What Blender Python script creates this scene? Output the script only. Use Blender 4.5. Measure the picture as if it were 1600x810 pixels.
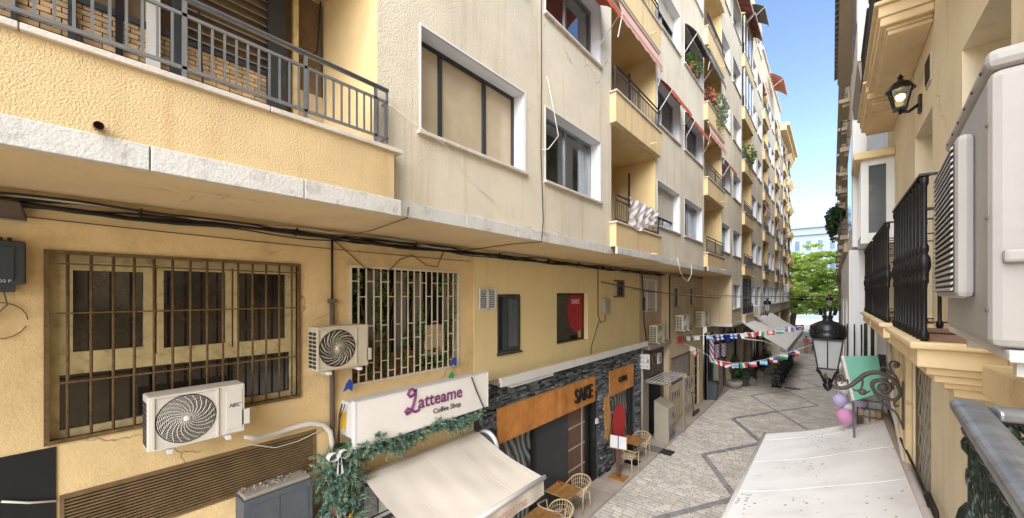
import bpy, math, random
from mathutils import Vector, Matrix
R = math.radians
for o in list(bpy.data.objects): bpy.data.objects.remove(o)
sc = bpy.context.scene
col = sc.collection
rng = random.Random(7)

# ------------------------------------------------------------------ camera, sky, sun, exposure
CAMH = 5.7
THETA = math.atan(500 / 600)          # the street runs 39.8 degrees to the right of the lens axis
cam_d = bpy.data.cameras.new('camera'); cam = bpy.data.objects.new('camera', cam_d); col.objects.link(cam)
cam.location = (0, 0, CAMH); cam.rotation_euler = (R(90), 0, THETA)
cam_d.sensor_width = 36; cam_d.lens = 13.5; cam_d.shift_y = 55 / 1600
cam_d.clip_start = .05; cam_d.clip_end = 3000
sc.camera = cam
SUN_EL, SUN_AZ = 40, 170              # azimuth measured clockwise from +Y (the street direction)
wd = bpy.data.worlds.new('World'); sc.world = wd; wd.use_nodes = True
nt = wd.node_tree; bg = nt.nodes['Background']
sky = nt.nodes.new('ShaderNodeTexSky'); sky.sky_type = 'NISHITA'; sky.sun_disc = False
sky.sun_elevation = R(SUN_EL); sky.sun_rotation = R(SUN_AZ)
sky.air_density = .85; sky.dust_density = .7; sky.ozone_density = 1.2
nt.links.new(sky.outputs[0], bg.inputs[0]); bg.inputs[1].default_value = .06
sd = bpy.data.lights.new('sun', 'SUN'); sd.energy = 2.0; sd.angle = R(75); sd.color = (1, .97, .935)
sun = bpy.data.objects.new('sun', sd); col.objects.link(sun)
az, el = R(SUN_AZ), R(SUN_EL)
sdir = Vector((math.sin(az) * math.cos(el), math.cos(az) * math.cos(el), math.sin(el)))
sun.rotation_euler = sdir.to_track_quat('Z', 'Y').to_euler(); sun.location = (0, -10, 40)
sc.view_settings.view_transform = 'Standard'; sc.view_settings.look = 'None'
sc.view_settings.gamma = 1; sc.view_settings.use_curve_mapping = False
sc.view_settings.exposure = 2.5
sc.render.engine = 'CYCLES'
sc.cycles.max_bounces = 12; sc.cycles.diffuse_bounces = 9; sc.cycles.transparent_max_bounces = 12

# ------------------------------------------------------------------ photo pixel -> point on a known plane
_s, _c = math.sin(THETA), math.cos(THETA)
def ray(x, y):
    u = (x - 800) / 600
    return (-_s + u * _c, _c + u * _s, (460 - y) / 600)
def PX(x, y, X):
    a = ray(x, y); t = X / a[0]; return Vector((X, t * a[1], CAMH + t * a[2]))
def PY(x, y, Y):
    a = ray(x, y); t = Y / a[1]; return Vector((t * a[0], Y, CAMH + t * a[2]))
def PZ(x, y, Z=0.0):
    a = ray(x, y); t = (Z - CAMH) / a[2]; return Vector((t * a[0], t * a[1], Z))

# ------------------------------------------------------------------ materials
def lin(h):
    h = h.lstrip('#'); o = []
    for i in (0, 2, 4):
        c = int(h[i:i+2], 16) / 255
        o.append(c / 12.92 if c <= .04045 else ((c + .055) / 1.055) ** 2.4)
    return o
MATS = {}
def mat(name, c, rough=.75, metal=0, var=.12, vs=2.5, bump=0, bs=50, dirt=0, dc='#6b5a45', ds=1.2, streak=False, rnd=0, spec=.4, coat=0, crack=0, bump2=0, b2s=6):
    if name in MATS: return MATS[name]
    m = bpy.data.materials.new(name); m.use_nodes = True
    n = m.node_tree.nodes; l = m.node_tree.links; b = n['Principled BSDF']
    b.inputs['Roughness'].default_value = rough; b.inputs['Metallic'].default_value = metal
    b.inputs['Specular IOR Level'].default_value = spec
    if coat: b.inputs['Coat Weight'].default_value = coat; b.inputs['Coat Roughness'].default_value = .1
    c = lin(c) if isinstance(c, str) else list(c)
    geo = n.new('ShaderNodeNewGeometry')
    pos = geo.outputs['Position']
    def noise(scale, detail=4, vec=None, rough_=.6):
        t = n.new('ShaderNodeTexNoise'); t.inputs['Scale'].default_value = scale; t.inputs['Detail'].default_value = detail
        t.inputs['Roughness'].default_value = rough_
        l.new(vec or pos, t.inputs['Vector']); return t.outputs['Fac']
    def ramp(f, a, b_, v0=0., v1=1.):
        r = n.new('ShaderNodeMapRange'); r.inputs[1].default_value = a; r.inputs[2].default_value = b_
        r.inputs[3].default_value = v0; r.inputs[4].default_value = v1
        l.new(f, r.inputs[0]); return r.outputs[0]
    def mix(f, a, b_):
        x = n.new('ShaderNodeMix'); x.data_type = 'RGBA'
        l.new(f, x.inputs[0])
        for k, v in ((6, a), (7, b_)):
            if hasattr(v, 'links'): l.new(v, x.inputs[k])
            else: x.inputs[k].default_value = (*v, 1)
        return x.outputs[2]
    cur = mix(ramp(noise(vs, 6), .3, .7), [min(1, v * (1 - var)) for v in c], [min(1, v * (1 + var)) for v in c])
    if dirt:
        vec = pos
        if streak:
            mp = n.new('ShaderNodeMapping'); mp.inputs['Scale'].default_value = (5, 5, .35); l.new(pos, mp.inputs[0]); vec = mp.outputs[0]
        f = noise(ds, 7, vec, .65)
        cur = mix(ramp(f, .52, .78, 0, dirt), cur, lin(dc))
    if crack:
        dn = n.new('ShaderNodeTexNoise'); dn.inputs['Scale'].default_value = 3; dn.inputs['Detail'].default_value = 5; l.new(pos, dn.inputs['Vector'])
        va = n.new('ShaderNodeVectorMath'); va.operation = 'SCALE'; va.inputs['Scale'].default_value = .35; l.new(dn.outputs['Color'], va.inputs[0])
        vb = n.new('ShaderNodeVectorMath'); vb.operation = 'ADD'; l.new(pos, vb.inputs[0]); l.new(va.outputs[0], vb.inputs[1])
        vo = n.new('ShaderNodeTexVoronoi'); vo.feature = 'DISTANCE_TO_EDGE'; vo.inputs['Scale'].default_value = .9; l.new(vb.outputs[0], vo.inputs['Vector'])
        ms_ = n.new('ShaderNodeMath'); ms_.operation = 'MULTIPLY'; l.new(ramp(vo.outputs['Distance'], .004, .009, 1, 0), ms_.inputs[0]); l.new(ramp(noise(.7, 3), .55, .62, 0, crack), ms_.inputs[1])
        cur = mix(ms_.outputs[0], cur, [v * .35 for v in c])
        # broad weathered patches
        cur = mix(ramp(noise(.45, 5), .48, .72, 0, .5), cur, [v * .72 for v in c]); cur = mix(ramp(noise(5.5, 6), .64, .72, 0, .45), cur, [min(1, v * 1.12) for v in c])
    if rnd:
        oi = n.new('ShaderNodeObjectInfo'); ad = n.new('ShaderNodeMath'); ad.operation = 'ADD'
        l.new(oi.outputs['Random'], ad.inputs[0]); l.new(geo.outputs['Random Per Island'], ad.inputs[1])
        fr = n.new('ShaderNodeMath'); fr.operation = 'FRACT'; l.new(ad.outputs[0], fr.inputs[0])
        hs = n.new('ShaderNodeHueSaturation'); l.new(cur, hs.inputs['Color'])
        l.new(ramp(fr.outputs[0], 0, 1, 1 - rnd, 1 + rnd), hs.inputs['Value']); cur = hs.outputs[0]
    l.new(cur, b.inputs['Base Color'])
    if bump or bump2:
        h = None
        if bump:
            bn = n.new('ShaderNodeBump'); bn.inputs['Strength'].default_value = bump; bn.inputs['Distance'].default_value = .02
            l.new(noise(bs, 3), bn.inputs['Height']); h = bn
        if bump2:
            b2 = n.new('ShaderNodeBump'); b2.inputs['Strength'].default_value = bump2; b2.inputs['Distance'].default_value = .03
            l.new(noise(b2s, 3), b2.inputs['Height'])
            if h: l.new(h.outputs[0], b2.inputs['Normal'])
            h = b2
        l.new(h.outputs[0], b.inputs['Normal'])
    MATS[name] = m; return m
def glass_mat(name, tint='#9aa4a6', tr=.6, rough=.03):
    if name in MATS: return MATS[name]
    m = bpy.data.materials.new(name); m.use_nodes = True
    n = m.node_tree.nodes; l = m.node_tree.links; n.remove(n['Principled BSDF']); out = n['Material Output']
    t = n.new('ShaderNodeBsdfTransparent'); t.inputs[0].default_value = (*[v ** .5 for v in lin(tint)], 1)
    g = n.new('ShaderNodeBsdfGlossy'); g.inputs['Roughness'].default_value = rough; g.inputs[0].default_value = (.9, .92, .95, 1)
    fr = n.new('ShaderNodeFresnel'); fr.inputs[0].default_value = 1.5
    ad = n.new('ShaderNodeMath'); ad.operation = 'ADD'; ad.inputs[1].default_value = 1 - tr; l.new(fr.outputs[0], ad.inputs[0]); ad.use_clamp = True
    sc_ = n.new('ShaderNodeMath'); sc_.operation = 'MULTIPLY'; sc_.inputs[1].default_value = .55; l.new(ad.outputs[0], sc_.inputs[0])
    mx = n.new('ShaderNodeMixShader'); l.new(sc_.outputs[0], mx.inputs[0]); l.new(t.outputs[0], mx.inputs[1]); l.new(g.outputs[0], mx.inputs[2])
    l.new(mx.outputs[0], out.inputs[0]); MATS[name] = m; return m
mat('cream', '#d8ceb9', .92, var=.08, vs=.8, bump=.8, bs=55, dirt=.5, dc='#a48a64', ds=1.0, streak=True, crack=.6, bump2=.25, b2s=120)
mat('yellow_rough', '#d3b98c', .92, var=.1, vs=1.5, bump=.6, bs=75, dirt=.45, dc='#a9793a', ds=.9, streak=True, crack=.4)
mat('ochre_wall', '#dcc08e', .92, var=.1, vs=1.2, bump=.35, bs=28, dirt=.55, dc='#94703f', ds=1.5, crack=.8, bump2=.25, b2s=90)
mat('soffit', '#dcc398', .9, var=.08, vs=.9, dirt=.4, dc='#9a7a4c', ds=.8, bump=.12, bs=25, crack=.5)
mat('yellow_paint', '#e0cc98', .85, var=.05, vs=.7, bump=.12, bs=70, dirt=.25, dc='#9f7d3f', ds=.9, streak=True)
mat('beige_wall', '#ccb999', .9, var=.09, vs=1.1, bump=.2, bs=50, dirt=.5, dc='#877050', ds=1.3, streak=True)
mat('tan_wall', '#c3ab8b', .9, var=.1, vs=1.1, bump=.2, bs=50, dirt=.5, dc='#83694a', ds=1.3)
mat('box_ochre', '#d4bc90', .9, var=.08, vs=1.2, bump=.3, bs=55, dirt=.65, dc='#9b7a4a', ds=1.1, streak=True)
mat('loggia', '#d6bd8c', .9, var=.1, vs=1, bump=.15, bs=50, dirt=.3, dc='#96703a')
mat('band', '#c9c7c1', .85, var=.06, vs=3, bump=.3, bs=40, dirt=.75, dc='#857a6b', ds=7, crack=.4)
mat('ledge', '#c8c0b4', .8, var=.1, vs=3, bump=.2, bs=60, dirt=.6, dc='#8d7f6e', ds=5)
mat('white_reveal', '#d8d9dc', .75, var=.04, vs=2, dirt=.2, dc='#a8a49a', ds=2)
mat('white_paint', '#d3d2cf', .55, var=.04, vs=2, dirt=.25, dc='#9d968a', ds=3)
mat('white_pvc', '#d6d7d8', .4, var=.03)
mat('grey_metal', '#8d9196', .35, .7, var=.1, vs=8, dirt=.25, dc='#5c5650', ds=10)
mat('dark_metal', '#3c4046', .45, .4, var=.12, vs=6)
mat('alu', '#9a9c9e', .35, .8, var=.06)
mat('black_iron', '#201f22', .42, .3, var=.25, vs=10, bump=.1, bs=80)
mat('bracket_iron', '#57504a', .6, .3, var=.25, vs=14, bump=.2, bs=60)
mat('rust', '#6e5839', .8, .25, var=.35, vs=22, dirt=.7, dc='#4f3420', ds=9, bump=.2, bs=90)
mat('old_cream_wood', '#c4b183', .75, var=.15, vs=6, dirt=.75, dc='#6b4b2a', ds=9, bump=.15, bs=60)
mat('dark_in', '#231f1b', .9, var=.2)
mat('dark_brown', '#3b2f25', .85, var=.25, vs=3)
mat('curtain', '#b39a74', .95, var=.18, vs=5)
mat('curtain_white', '#c9c4ba', .95, var=.1, vs=5)
mat('dusty', '#b5a489', .14, var=.1, vs=1.2, dirt=.5, dc='#d6cab2', ds=.9, spec=.8)
mat('pane_brown', '#2c251f', .1, var=.3, vs=3, dirt=.4, dc='#55483a', ds=3, spec=.8)
mat('cream_paint', '#cfc5b2', .6, var=.08, vs=4, dirt=.4, dc='#8c7c66', ds=6)
mat('dark_glass', '#2a2f33', .06, var=.2, vs=1.5, spec=.8)
mat('glass_grey', '#565d63', .08, var=.2, vs=1.2, spec=.8)
mat('ac_white', '#cfcac0', .45, var=.03, dirt=.15, dc='#9d9282', ds=3)
mat('ac_old', '#c2b8a3', .5, var=.06, dirt=.45, dc='#8d7a5d', ds=4)
mat('ac_dark', '#38342f', .6, var=.2)
mat('ac_near', '#a5a29f', .42, var=.05, vs=4, dirt=.5, dc='#8d8378', ds=5, bump=.03, bs=30)
mat('cable', '#2b2522', .7, var=.2)
mat('cable_tan', '#6d5a40', .7, var=.2)
mat('cable_white', '#cfc8bd', .6, var=.08)
mat('slat_brown', '#7a6447', .6, .3, var=.2, vs=5, dirt=.4, dc='#4b3b29', ds=6)
mat('slate', '#62676b', .45, var=.5, vs=12, rnd=.95, bump=.5, bs=45, spec=.6)
mat('orange_wood', '#c2803f', .5, var=.25, vs=2.2, rnd=.12, bump=.05, bs=40, dirt=.4, dc='#7a3f12', ds=14)
mat('door_wood', '#6b4d3f', .55, var=.18, vs=4, rnd=.1)
mat('table_wood', '#a97c48', .5, var=.25, vs=9, rnd=.15)
mat('charcoal', '#3a3d40', .6, var=.12, vs=2, bump=.05)
mat('black', '#17181a', .5, var=.1)
mat('fabric_cream', '#d3cabd', .9, var=.04, vs=2, dirt=.15, dc='#a89a83', ds=2, bump=.06, bs=120)
mat('fabric_white', '#cbc4c2', .85, var=.03, vs=2, dirt=.55, dc='#8f857f', ds=9, bump=.05, bs=90)
mat('fabric_rest', '#e0dcd4', .9, var=.04, vs=1.5)
mat('rattan', '#cdb894', .7, var=.12, vs=20, bump=.2, bs=120)
mat('red', '#a02a2e', .7, var=.1)
mat('toldo_red', '#bf5a42', .85, var=.15, vs=8)
mat('toldo_pink', '#c99a8c', .9, var=.12, vs=6)
mat('toldo_dark', '#6b6762', .9, var=.15, vs=5)
mat('teal', '#6fae9c', .6, var=.06)
mat('purple', '#7c3a72', .6, var=.05)
mat('text_grey', '#5d5750', .6, var=.05)
mat('sign_white', '#ece8e2', .3, var=.03, coat=.6)
mat('brown_panel', '#5f534a', .75, var=.15, vs=3, dirt=.3, dc='#40362f')
mat('concrete', '#8f887d', .9, var=.15, vs=3, bump=.3, bs=40, dirt=.4, dc='#5f574c', ds=3)
mat('cabinet', '#a7a091', .7, var=.1, vs=3, dirt=.4, dc='#6e665a', ds=3)
mat('cabinet_dark', '#565c63', .6, .2, var=.15, vs=5, dirt=.3, dc='#3b3b3b', ds=6)
mat('leaf', '#5f7d38', .6, var=.4, vs=9, rnd=.4)
mat('leaf_pale', '#7c8a66', .6, var=.3, vs=9, rnd=.35)
mat('leaf_dark', '#33482a', .6, var=.35, vs=9, rnd=.4)
mat('leaf_tree', '#c8da7c', .6, var=.3, vs=1.5, rnd=.45)
mat('fir', '#5f8072', .7, var=.5, vs=12, rnd=.45)
mat('fir_warm', '#8a9a7c', .7, var=.35, vs=12, rnd=.4)
mat('bark', '#6e5c4a', .9, var=.3, vs=6, bump=.6, bs=12)
mat('terracotta', '#a45f3e', .85, var=.15, vs=6)
mat('brick', '#b59a76', .85, var=.2, vs=5, rnd=.22, bump=.3, bs=60)
mat('mortar', '#6e5a42', .9, var=.2, vs=9)
mat('stone_sett', '#c6bfb4', .8, var=.12, vs=1.5, rnd=.16, bump=.35, bs=30, dirt=.35, dc='#736a5e', ds=.7)
mat('stone_dark', '#8d8b8a', .8, var=.15, vs=3, rnd=.2, bump=.35, bs=30)
mat('sett_joint', '#a19a8f', .95, var=.15, vs=8)
mat('slab', '#b3a79a', .85, var=.15, vs=1.5, rnd=.08, bump=.2, bs=40, dirt=.5, dc='#6a5a4b', ds=1.5)
mat('plaza', '#b5afa6', .85, var=.12, vs=.5)
mat('iron_grate', '#4a4845', .7, .3, var=.2)
mat('house_yellow', '#e6d8bb', .88, var=.07, vs=1.2, bump=.15, bs=50, dirt=.35, dc='#a98148', ds=1.2, streak=True, crack=.5)
mat('house_trim', '#dcc69d', .85, var=.08, vs=2, bump=.15, bs=40, dirt=.6, dc='#97733f', ds=4, crack=.9)
mat('house_white', '#cfd0d2', .7, var=.05, vs=1, dirt=.3, dc='#9a9c9f', ds=1.2, streak=True)
mat('house_stone', '#b3a58f', .85, var=.1, vs=1, dirt=.4, dc='#857760', ds=1.5, streak=True)
mat('tile_floor', '#8d6a5a', .6, var=.15, vs=6)
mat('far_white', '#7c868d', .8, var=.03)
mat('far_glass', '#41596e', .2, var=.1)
mat('lamp_black', '#1d2024', .35, .4, var=.2, vs=9, spec=.6)
mat('frosted', '#96999b', .35, var=.06, vs=5)
mat('skin', '#a9765a', .6, var=.05)
mat('green_iron', '#1f2f29', .35, .35, var=.5, vs=25, bump=.4, bs=45, spec=.6)
mat('rail_silver', '#8f9297', .4, .65, var=.3, vs=12, dirt=.5, dc='#4a4f55', ds=14, bump=.1, bs=40)
for k, v in dict(f_white='#d6d6d6', f_red='#c03035', f_blue='#2b56b5', f_sky='#5aa6da', f_green='#2f8f58', f_yellow='#dcae2f', f_navy='#22418c', f_mag='#b8446a', f_black='#222222', f_purple='#6a62b4', b_pink='#cf93bc', b_lilac='#b9aed6', b_white='#d9d6dc', blue_sign='#2348b5', jean='#34465f').items(): mat(k, v, .6, var=.06)
glass_mat('pane_glass'); glass_mat('clear_glass', '#c9cfd0', .8); glass_mat('lamp_glass', '#c0c3c4', .35, .25)

# leaves let light through
for nm in ('leaf_tree', 'leaf', 'leaf_pale'):
    m = MATS[nm]; n = m.node_tree.nodes; l = m.node_tree.links; b = n['Principled BSDF']; tl = n.new('ShaderNodeBsdfTranslucent'); ms = n.new('ShaderNodeMixShader'); ms.inputs[0].default_value = .45
    l.new(b.inputs['Base Color'].links[0].from_socket, tl.inputs[0]); l.new(b.outputs[0], ms.inputs[1]); l.new(tl.outputs[0], ms.inputs[2]); l.new(ms.outputs[0], n['Material Output'].inputs[0])
# swirl (marbled mural) material
m = mat('swirl', '#666666', .45); n = m.node_tree.nodes; l = m.node_tree.links
w = n.new('ShaderNodeTexWave'); w.wave_type = 'RINGS'; w.inputs['Scale'].default_value = 1.5; w.inputs['Distortion'].default_value = 9; w.inputs['Detail'].default_value = 1.5; w.inputs['Detail Scale'].default_value = .8
g = n.new('ShaderNodeNewGeometry'); l.new(g.outputs['Position'], w.inputs['Vector'])
cr = n.new('ShaderNodeValToRGB'); l.new(w.outputs['Fac'], cr.inputs[0])
e = cr.color_ramp.elements; e[0].position = 0; e[0].color = (.02, .022, .025, 1); e[1].position = 1; e[1].color = (.36, .4, .4, 1)
for p_, v in ((.3, .05), (.42, .3), (.55, .06), (.7, .22), (.82, .04)):
    q = e.new(p_); q.color = (v, v * 1.06, v * 1.05, 1)
l.new(cr.outputs[0], n['Principled BSDF'].inputs['Base Color'])

# ------------------------------------------------------------------ mesh builder
class MB:
    def __init__(s): s.v = []; s.f = []; s.m = []; s.cm = 0
    def add(s, vs, fs):
        b = len(s.v); s.v += [tuple(p) for p in vs]
        for f in fs: s.f.append([b + i for i in f]); s.m.append(s.cm)
        return s
    def quad(s, a, b, c, d): return s.add([a, b, c, d], [(0, 1, 2, 3)])
    def box(s, x0, x1, y0, y1, z0, z1, skip=''):
        if x0 > x1: x0, x1 = x1, x0
        if y0 > y1: y0, y1 = y1, y0
        if z0 > z1: z0, z1 = z1, z0
        return s.add([(x0,y0,z0),(x1,y0,z0),(x1,y1,z0),(x0,y1,z0),(x0,y0,z1),(x1,y0,z1),(x1,y1,z1),(x0,y1,z1)],
            [(0,3,2,1),(4,5,6,7),(0,1,5,4),(1,2,6,5),(2,3,7,6),(3,0,4,7)])
    def hexa(s, p):     # 8 corners: bottom loop 0-3, top loop 4-7
        return s.add(p, [(0,3,2,1),(4,5,6,7),(0,1,5,4),(1,2,6,5),(2,3,7,6),(3,0,4,7)])
    def plate(s, pts, th):   # polygon extruded along its normal
        pts = [Vector(p) for p in pts]; n_ = (pts[1] - pts[0]).cross(pts[2] - pts[0]).normalized() * th
        k = len(pts); q = [p - n_ for p in pts]
        s.add(pts + q, [tuple(range(k)), tuple(range(2 * k - 1, k - 1, -1))] + [(i, k + i, k + (i + 1) % k, (i + 1) % k) for i in range(k)])
        return s
    def bar(s, a, b, w, h=None, up=(0, 0, 1)):
        a, b = Vector(a), Vector(b); d = (b - a).normalized(); h = h or w
        up = Vector(up)
        if abs(d.dot(up)) > .98: up = Vector((1, 0, 0))
        x = d.cross(up).normalized() * w / 2; y = x.cross(d).normalized() * h / 2
        return s.hexa([a - x - y, a + x - y, b + x - y, b - x - y, a - x + y, a + x + y, b + x + y, b - x + y])
    def tube(s, pts, r, n=6, cap=True, closed=False):
        pts = [Vector(p) for p in pts]; k = len(pts); rings = []; prev = None
        rs = r if isinstance(r, (list, tuple)) else [r] * k
        for i, p in enumerate(pts):
            if closed: d = pts[(i + 1) % k] - pts[i - 1]
            else: d = pts[min(i + 1, k - 1)] - pts[max(i - 1, 0)]
            d = d.normalized() if d.length > 1e-9 else Vector((0, 0, 1))
            if prev is None:
                a = Vector((0, 0, 1)) if abs(d.z) < .9 else Vector((1, 0, 0)); x = d.cross(a).normalized()
            else: x = (prev - d * prev.dot(d)).normalized()
            prev = x; y = d.cross(x)
            rings.append([p + (x * math.cos(2 * math.pi * j / n) + y * math.sin(2 * math.pi * j / n)) * rs[i] for j in range(n)])
        fs = []
        for i in range(k if closed else k - 1):
            a, b = i * n, ((i + 1) % k) * n
            fs += [(a + j, a + (j + 1) % n, b + (j + 1) % n, b + j) for j in range(n)]
        if cap and not closed: fs += [tuple(range(n - 1, -1, -1)), tuple((k - 1) * n + j for j in range(n))]
        return s.add([p for q in rings for p in q], fs)
    def lathe(s, prof, c=(0, 0, 0), n=12, mtx=None):
        c = Vector(c); vs = []
        for r_, z in prof:
            for j in range(n):
                p = Vector((r_ * math.cos(2 * math.pi * j / n), r_ * math.sin(2 * math.pi * j / n), z))
                vs.append(c + (mtx @ p if mtx else p))
        fs = []
        for i in range(len(prof) - 1):
            for j in range(n): fs.append((i * n + j, i * n + (j + 1) % n, (i + 1) * n + (j + 1) % n, (i + 1) * n + j))
        fs += [tuple(range(n - 1, -1, -1)), tuple((len(prof) - 1) * n + j for j in range(n))]
        return s.add(vs, fs)
    def leaves(s, c, rad, k, size, rg=rng, shell=0., flat=0.):
        c = Vector(c)
        for _ in range(k):
            while True:
                p = Vector((rg.uniform(-1, 1), rg.uniform(-1, 1), rg.uniform(-1, 1)))
                if shell <= p.length <= 1: break
            q = c + Vector((p.x * rad[0], p.y * rad[1], p.z * rad[2]))
            a = Vector((rg.gauss(0, 1), rg.gauss(0, 1), rg.gauss(0, 1) * (1 - flat))).normalized()
            b = a.cross(Vector((rg.gauss(0, 1), rg.gauss(0, 1), rg.gauss(0, 1)))).normalized()
            z = size * rg.uniform(.6, 1.3)
            s.add([q - a * z, q + b * z * .42, q + a * z, q - b * z * .42], [(0, 1, 2, 3)])
        return s
    def build(s, name, mats, parent=None, smooth=False, bevel=0):
        me = bpy.data.meshes.new(name); me.from_pydata(s.v, [], s.f)
        mats = mats if isinstance(mats, (list, tuple)) else [mats]
        for q in mats: me.materials.append(MATS[q])
        if len(mats) > 1: me.polygons.foreach_set('material_index', s.m)
        if smooth: me.polygons.foreach_set('use_smooth', [True] * len(me.polygons))
        me.update()
        o = bpy.data.objects.new(name, me); col.objects.link(o)
        if bevel:
            bv = o.modifiers.new('b', 'BEVEL'); bv.width = bevel; bv.segments = 2; bv.limit_method = 'ANGLE'
        if parent: put(o, parent)
        return o
def put(o, parent):
    o.parent = parent
    if parent.type == 'EMPTY': o.matrix_parent_inverse = Matrix.Translation(parent.location).inverted()
def thing(name, label, cat, loc=(0, 0, 0), group=None):
    o = bpy.data.objects.new(name, None); o.empty_display_size = .2; col.objects.link(o); o.location = loc
    return tag(o, label, cat, group)
def tag(o, label, cat, group=None):
    o['label'] = label; o['category'] = cat
    if group: o['group'] = group
    return o
def struct(o): o['kind'] = 'structure'; return o
def stuff(o): o['kind'] = 'stuff'; return o
def copy_tree(o, parent=None):
    c = o.copy(); col.objects.link(c)
    if parent: c.parent = parent
    for ch in o.children: copy_tree(ch, c)
    return c
def share(o, name, loc, parent):      # another piece with the same mesh, moved by loc
    c = o.copy(); c.name = name; col.objects.link(c); c.location = Vector(o.location) + Vector(loc); c.parent = parent; return c
def box(name, m, parent, *a, bevel=0): return MB().box(*a).build(name, m, parent, bevel=bevel)
def text(s, m, parent, origin, right, up, size, ext=.004, bold=0, shear=0, name='lettering', sx=1):
    cu = bpy.data.curves.new('t', 'FONT'); cu.body = s; cu.size = size; cu.extrude = ext; cu.offset = bold; cu.shear = shear
    cu.resolution_u = 3
    t = bpy.data.objects.new('t', cu); col.objects.link(t)
    dg = bpy.context.evaluated_depsgraph_get(); me = bpy.data.meshes.new_from_object(t.evaluated_get(dg))
    bpy.data.objects.remove(t)
    r_ = Vector(right).normalized(); u_ = Vector(up).normalized(); n_ = r_.cross(u_); r_ = r_ * sx
    mt = Matrix(((r_.x, u_.x, n_.x, origin[0]), (r_.y, u_.y, n_.y, origin[1]), (r_.z, u_.z, n_.z, origin[2]), (0, 0, 0, 1)))
    me.transform(mt); me.materials.clear(); me.materials.append(MATS[m])
    o = bpy.data.objects.new(name, me); col.objects.link(o)
    if parent: put(o, parent)
    return o
def wall_x(mb, X, y0, y1, z0, z1, holes=()):       # sheet facing the street at plane X with rectangular holes
    ys = sorted({y0, y1, *[min(max(h[i], y0), y1) for h in holes for i in (0, 1)]}); zs = sorted({z0, z1, *[min(max(h[i], z0), z1) for h in holes for i in (2, 3)]})
    for i in range(len(ys) - 1):
        for j in range(len(zs) - 1):
            cy, cz = (ys[i] + ys[i+1]) / 2, (zs[j] + zs[j+1]) / 2
            if any(h[0] < cy < h[1] and h[2] < cz < h[3] for h in holes): continue
            mb.quad((X, ys[i], zs[j]), (X, ys[i+1], zs[j]), (X, ys[i+1], zs[j+1]), (X, ys[i], zs[j+1]))
    return mb
def reveal(mb, X, d, y0, y1, z0, z1):              # four reveal faces going d behind plane X
    x = X - d
    mb.quad((X,y0,z0),(X,y0,z1),(x,y0,z1),(x,y0,z0)); mb.quad((X,y1,z0),(x,y1,z0),(x,y1,z1),(X,y1,z1))
    mb.quad((X,y0,z1),(X,y1,z1),(x,y1,z1),(x,y0,z1)); mb.quad((X,y0,z0),(x,y0,z0),(x,y1,z0),(X,y1,z0))
    return mb
def frame_rect(mb, x0, x1, y0, y1, z0, z1, t):
    mb.box(x0, x1, y0, y0 + t, z0, z1); mb.box(x0, x1, y1 - t, y1, z0, z1)
    mb.box(x0, x1, y0 + t, y1 - t, z0, z0 + t); mb.box(x0, x1, y0 + t, y1 - t, z1 - t, z1)
    return mb
def sag(a, b, d, n=10):
    a, b = Vector(a), Vector(b)
    return [a.lerp(b, i / n) - Vector((0, 0, d * 4 * (i / n) * (1 - i / n))) for i in range(n + 1)]
# ------------------------------------------------------------------ ground
g = MB().quad((-400, -60, -.03), (400, -60, -.03), (400, 900, -.03), (-400, 900, -.03)).build('ground', 'plaza'); struct(g)
st = MB().quad((-4.75, -8, 0), (1.2, -8, 0), (1.2, 58, 0), (-4.75, 58, 0)).build('street', 'sett_joint'); struct(st)
# setts: courses run across the street; dark zigzag bands cross them
ZIG = []
for k in range(-2, 8):
    yy = 12.2 + 5.15 * k
    ZIG += [((-2.05, yy), (-3.5, yy + 2.6)), ((-3.5, yy + 2.6), (-2.05, yy + 5.15)), ((-2.05, yy), (-.55, yy + 2.55)), ((-.55, yy + 2.55), (-2.05, yy + 5.15))]
def zdist(x, y):
    best = 9
    for (ax, ay), (bx, by) in ZIG:
        if y < min(ay, by) - .4 or y > max(ay, by) + .4: continue
        dx, dy = bx - ax, by - ay; t = max(0, min(1, ((x - ax) * dx + (y - ay) * dy) / (dx * dx + dy * dy)))
        best = min(best, math.hypot(x - ax - t * dx, y - ay - t * dy))
    return best
setts = []; y = 4.6; row = 0
while y < 46:
    h = .145 if y < 26 else .29
    x = -4.74 + rng.uniform(-.2, 0)
    while x < 1.15:
        w_ = rng.uniform(.2, .34) * (1 if y < 26 else 1.7)
        if x + w_ > -4.72: setts.append((max(x, -4.735), min(x + w_, 1.19), y, y + h))
        x += w_
    y += h; row += 1
# keep pieces near the dark band small so that its edge follows the line
near = []; far_l = MB(); far_d = MB()
def sett(mb, q, lift):
    x0, x1, y0, y1 = q; g_ = .007; b_ = .012; t = .012 + lift
    a = [(x0+g_,y0+g_,0),(x1-g_,y0+g_,0),(x1-g_,y1-g_,0),(x0+g_,y1-g_,0)]
    c = [(x0+g_+b_,y0+g_+b_,t),(x1-g_-b_,y0+g_+b_,t),(x1-g_-b_,y1-g_-b_,t),(x0+g_+b_,y1-g_-b_,t)]
    mb.add(a + c, [(4,5,6,7),(0,1,5,4),(1,2,6,5),(2,3,7,6),(3,0,4,7)])
vis = []
for q in setts:
    cx, cy = (q[0] + q[1]) / 2, (q[2] + q[3]) / 2
    dark = False
    lift = rng.uniform(0, .008)
    f_ = -_s * cx + _c * cy; px = 800 + 600 * (_c * cx + _s * cy) / f_; py = 460 + 600 * CAMH / f_
    seen = py < 808 and px > 935 and not (px > 1135 + (810 - py) * .48 and py > 672)
    vis.append((f_ if seen else 99, q, dark, lift))
vis.sort(key=lambda v: v[0])
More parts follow.
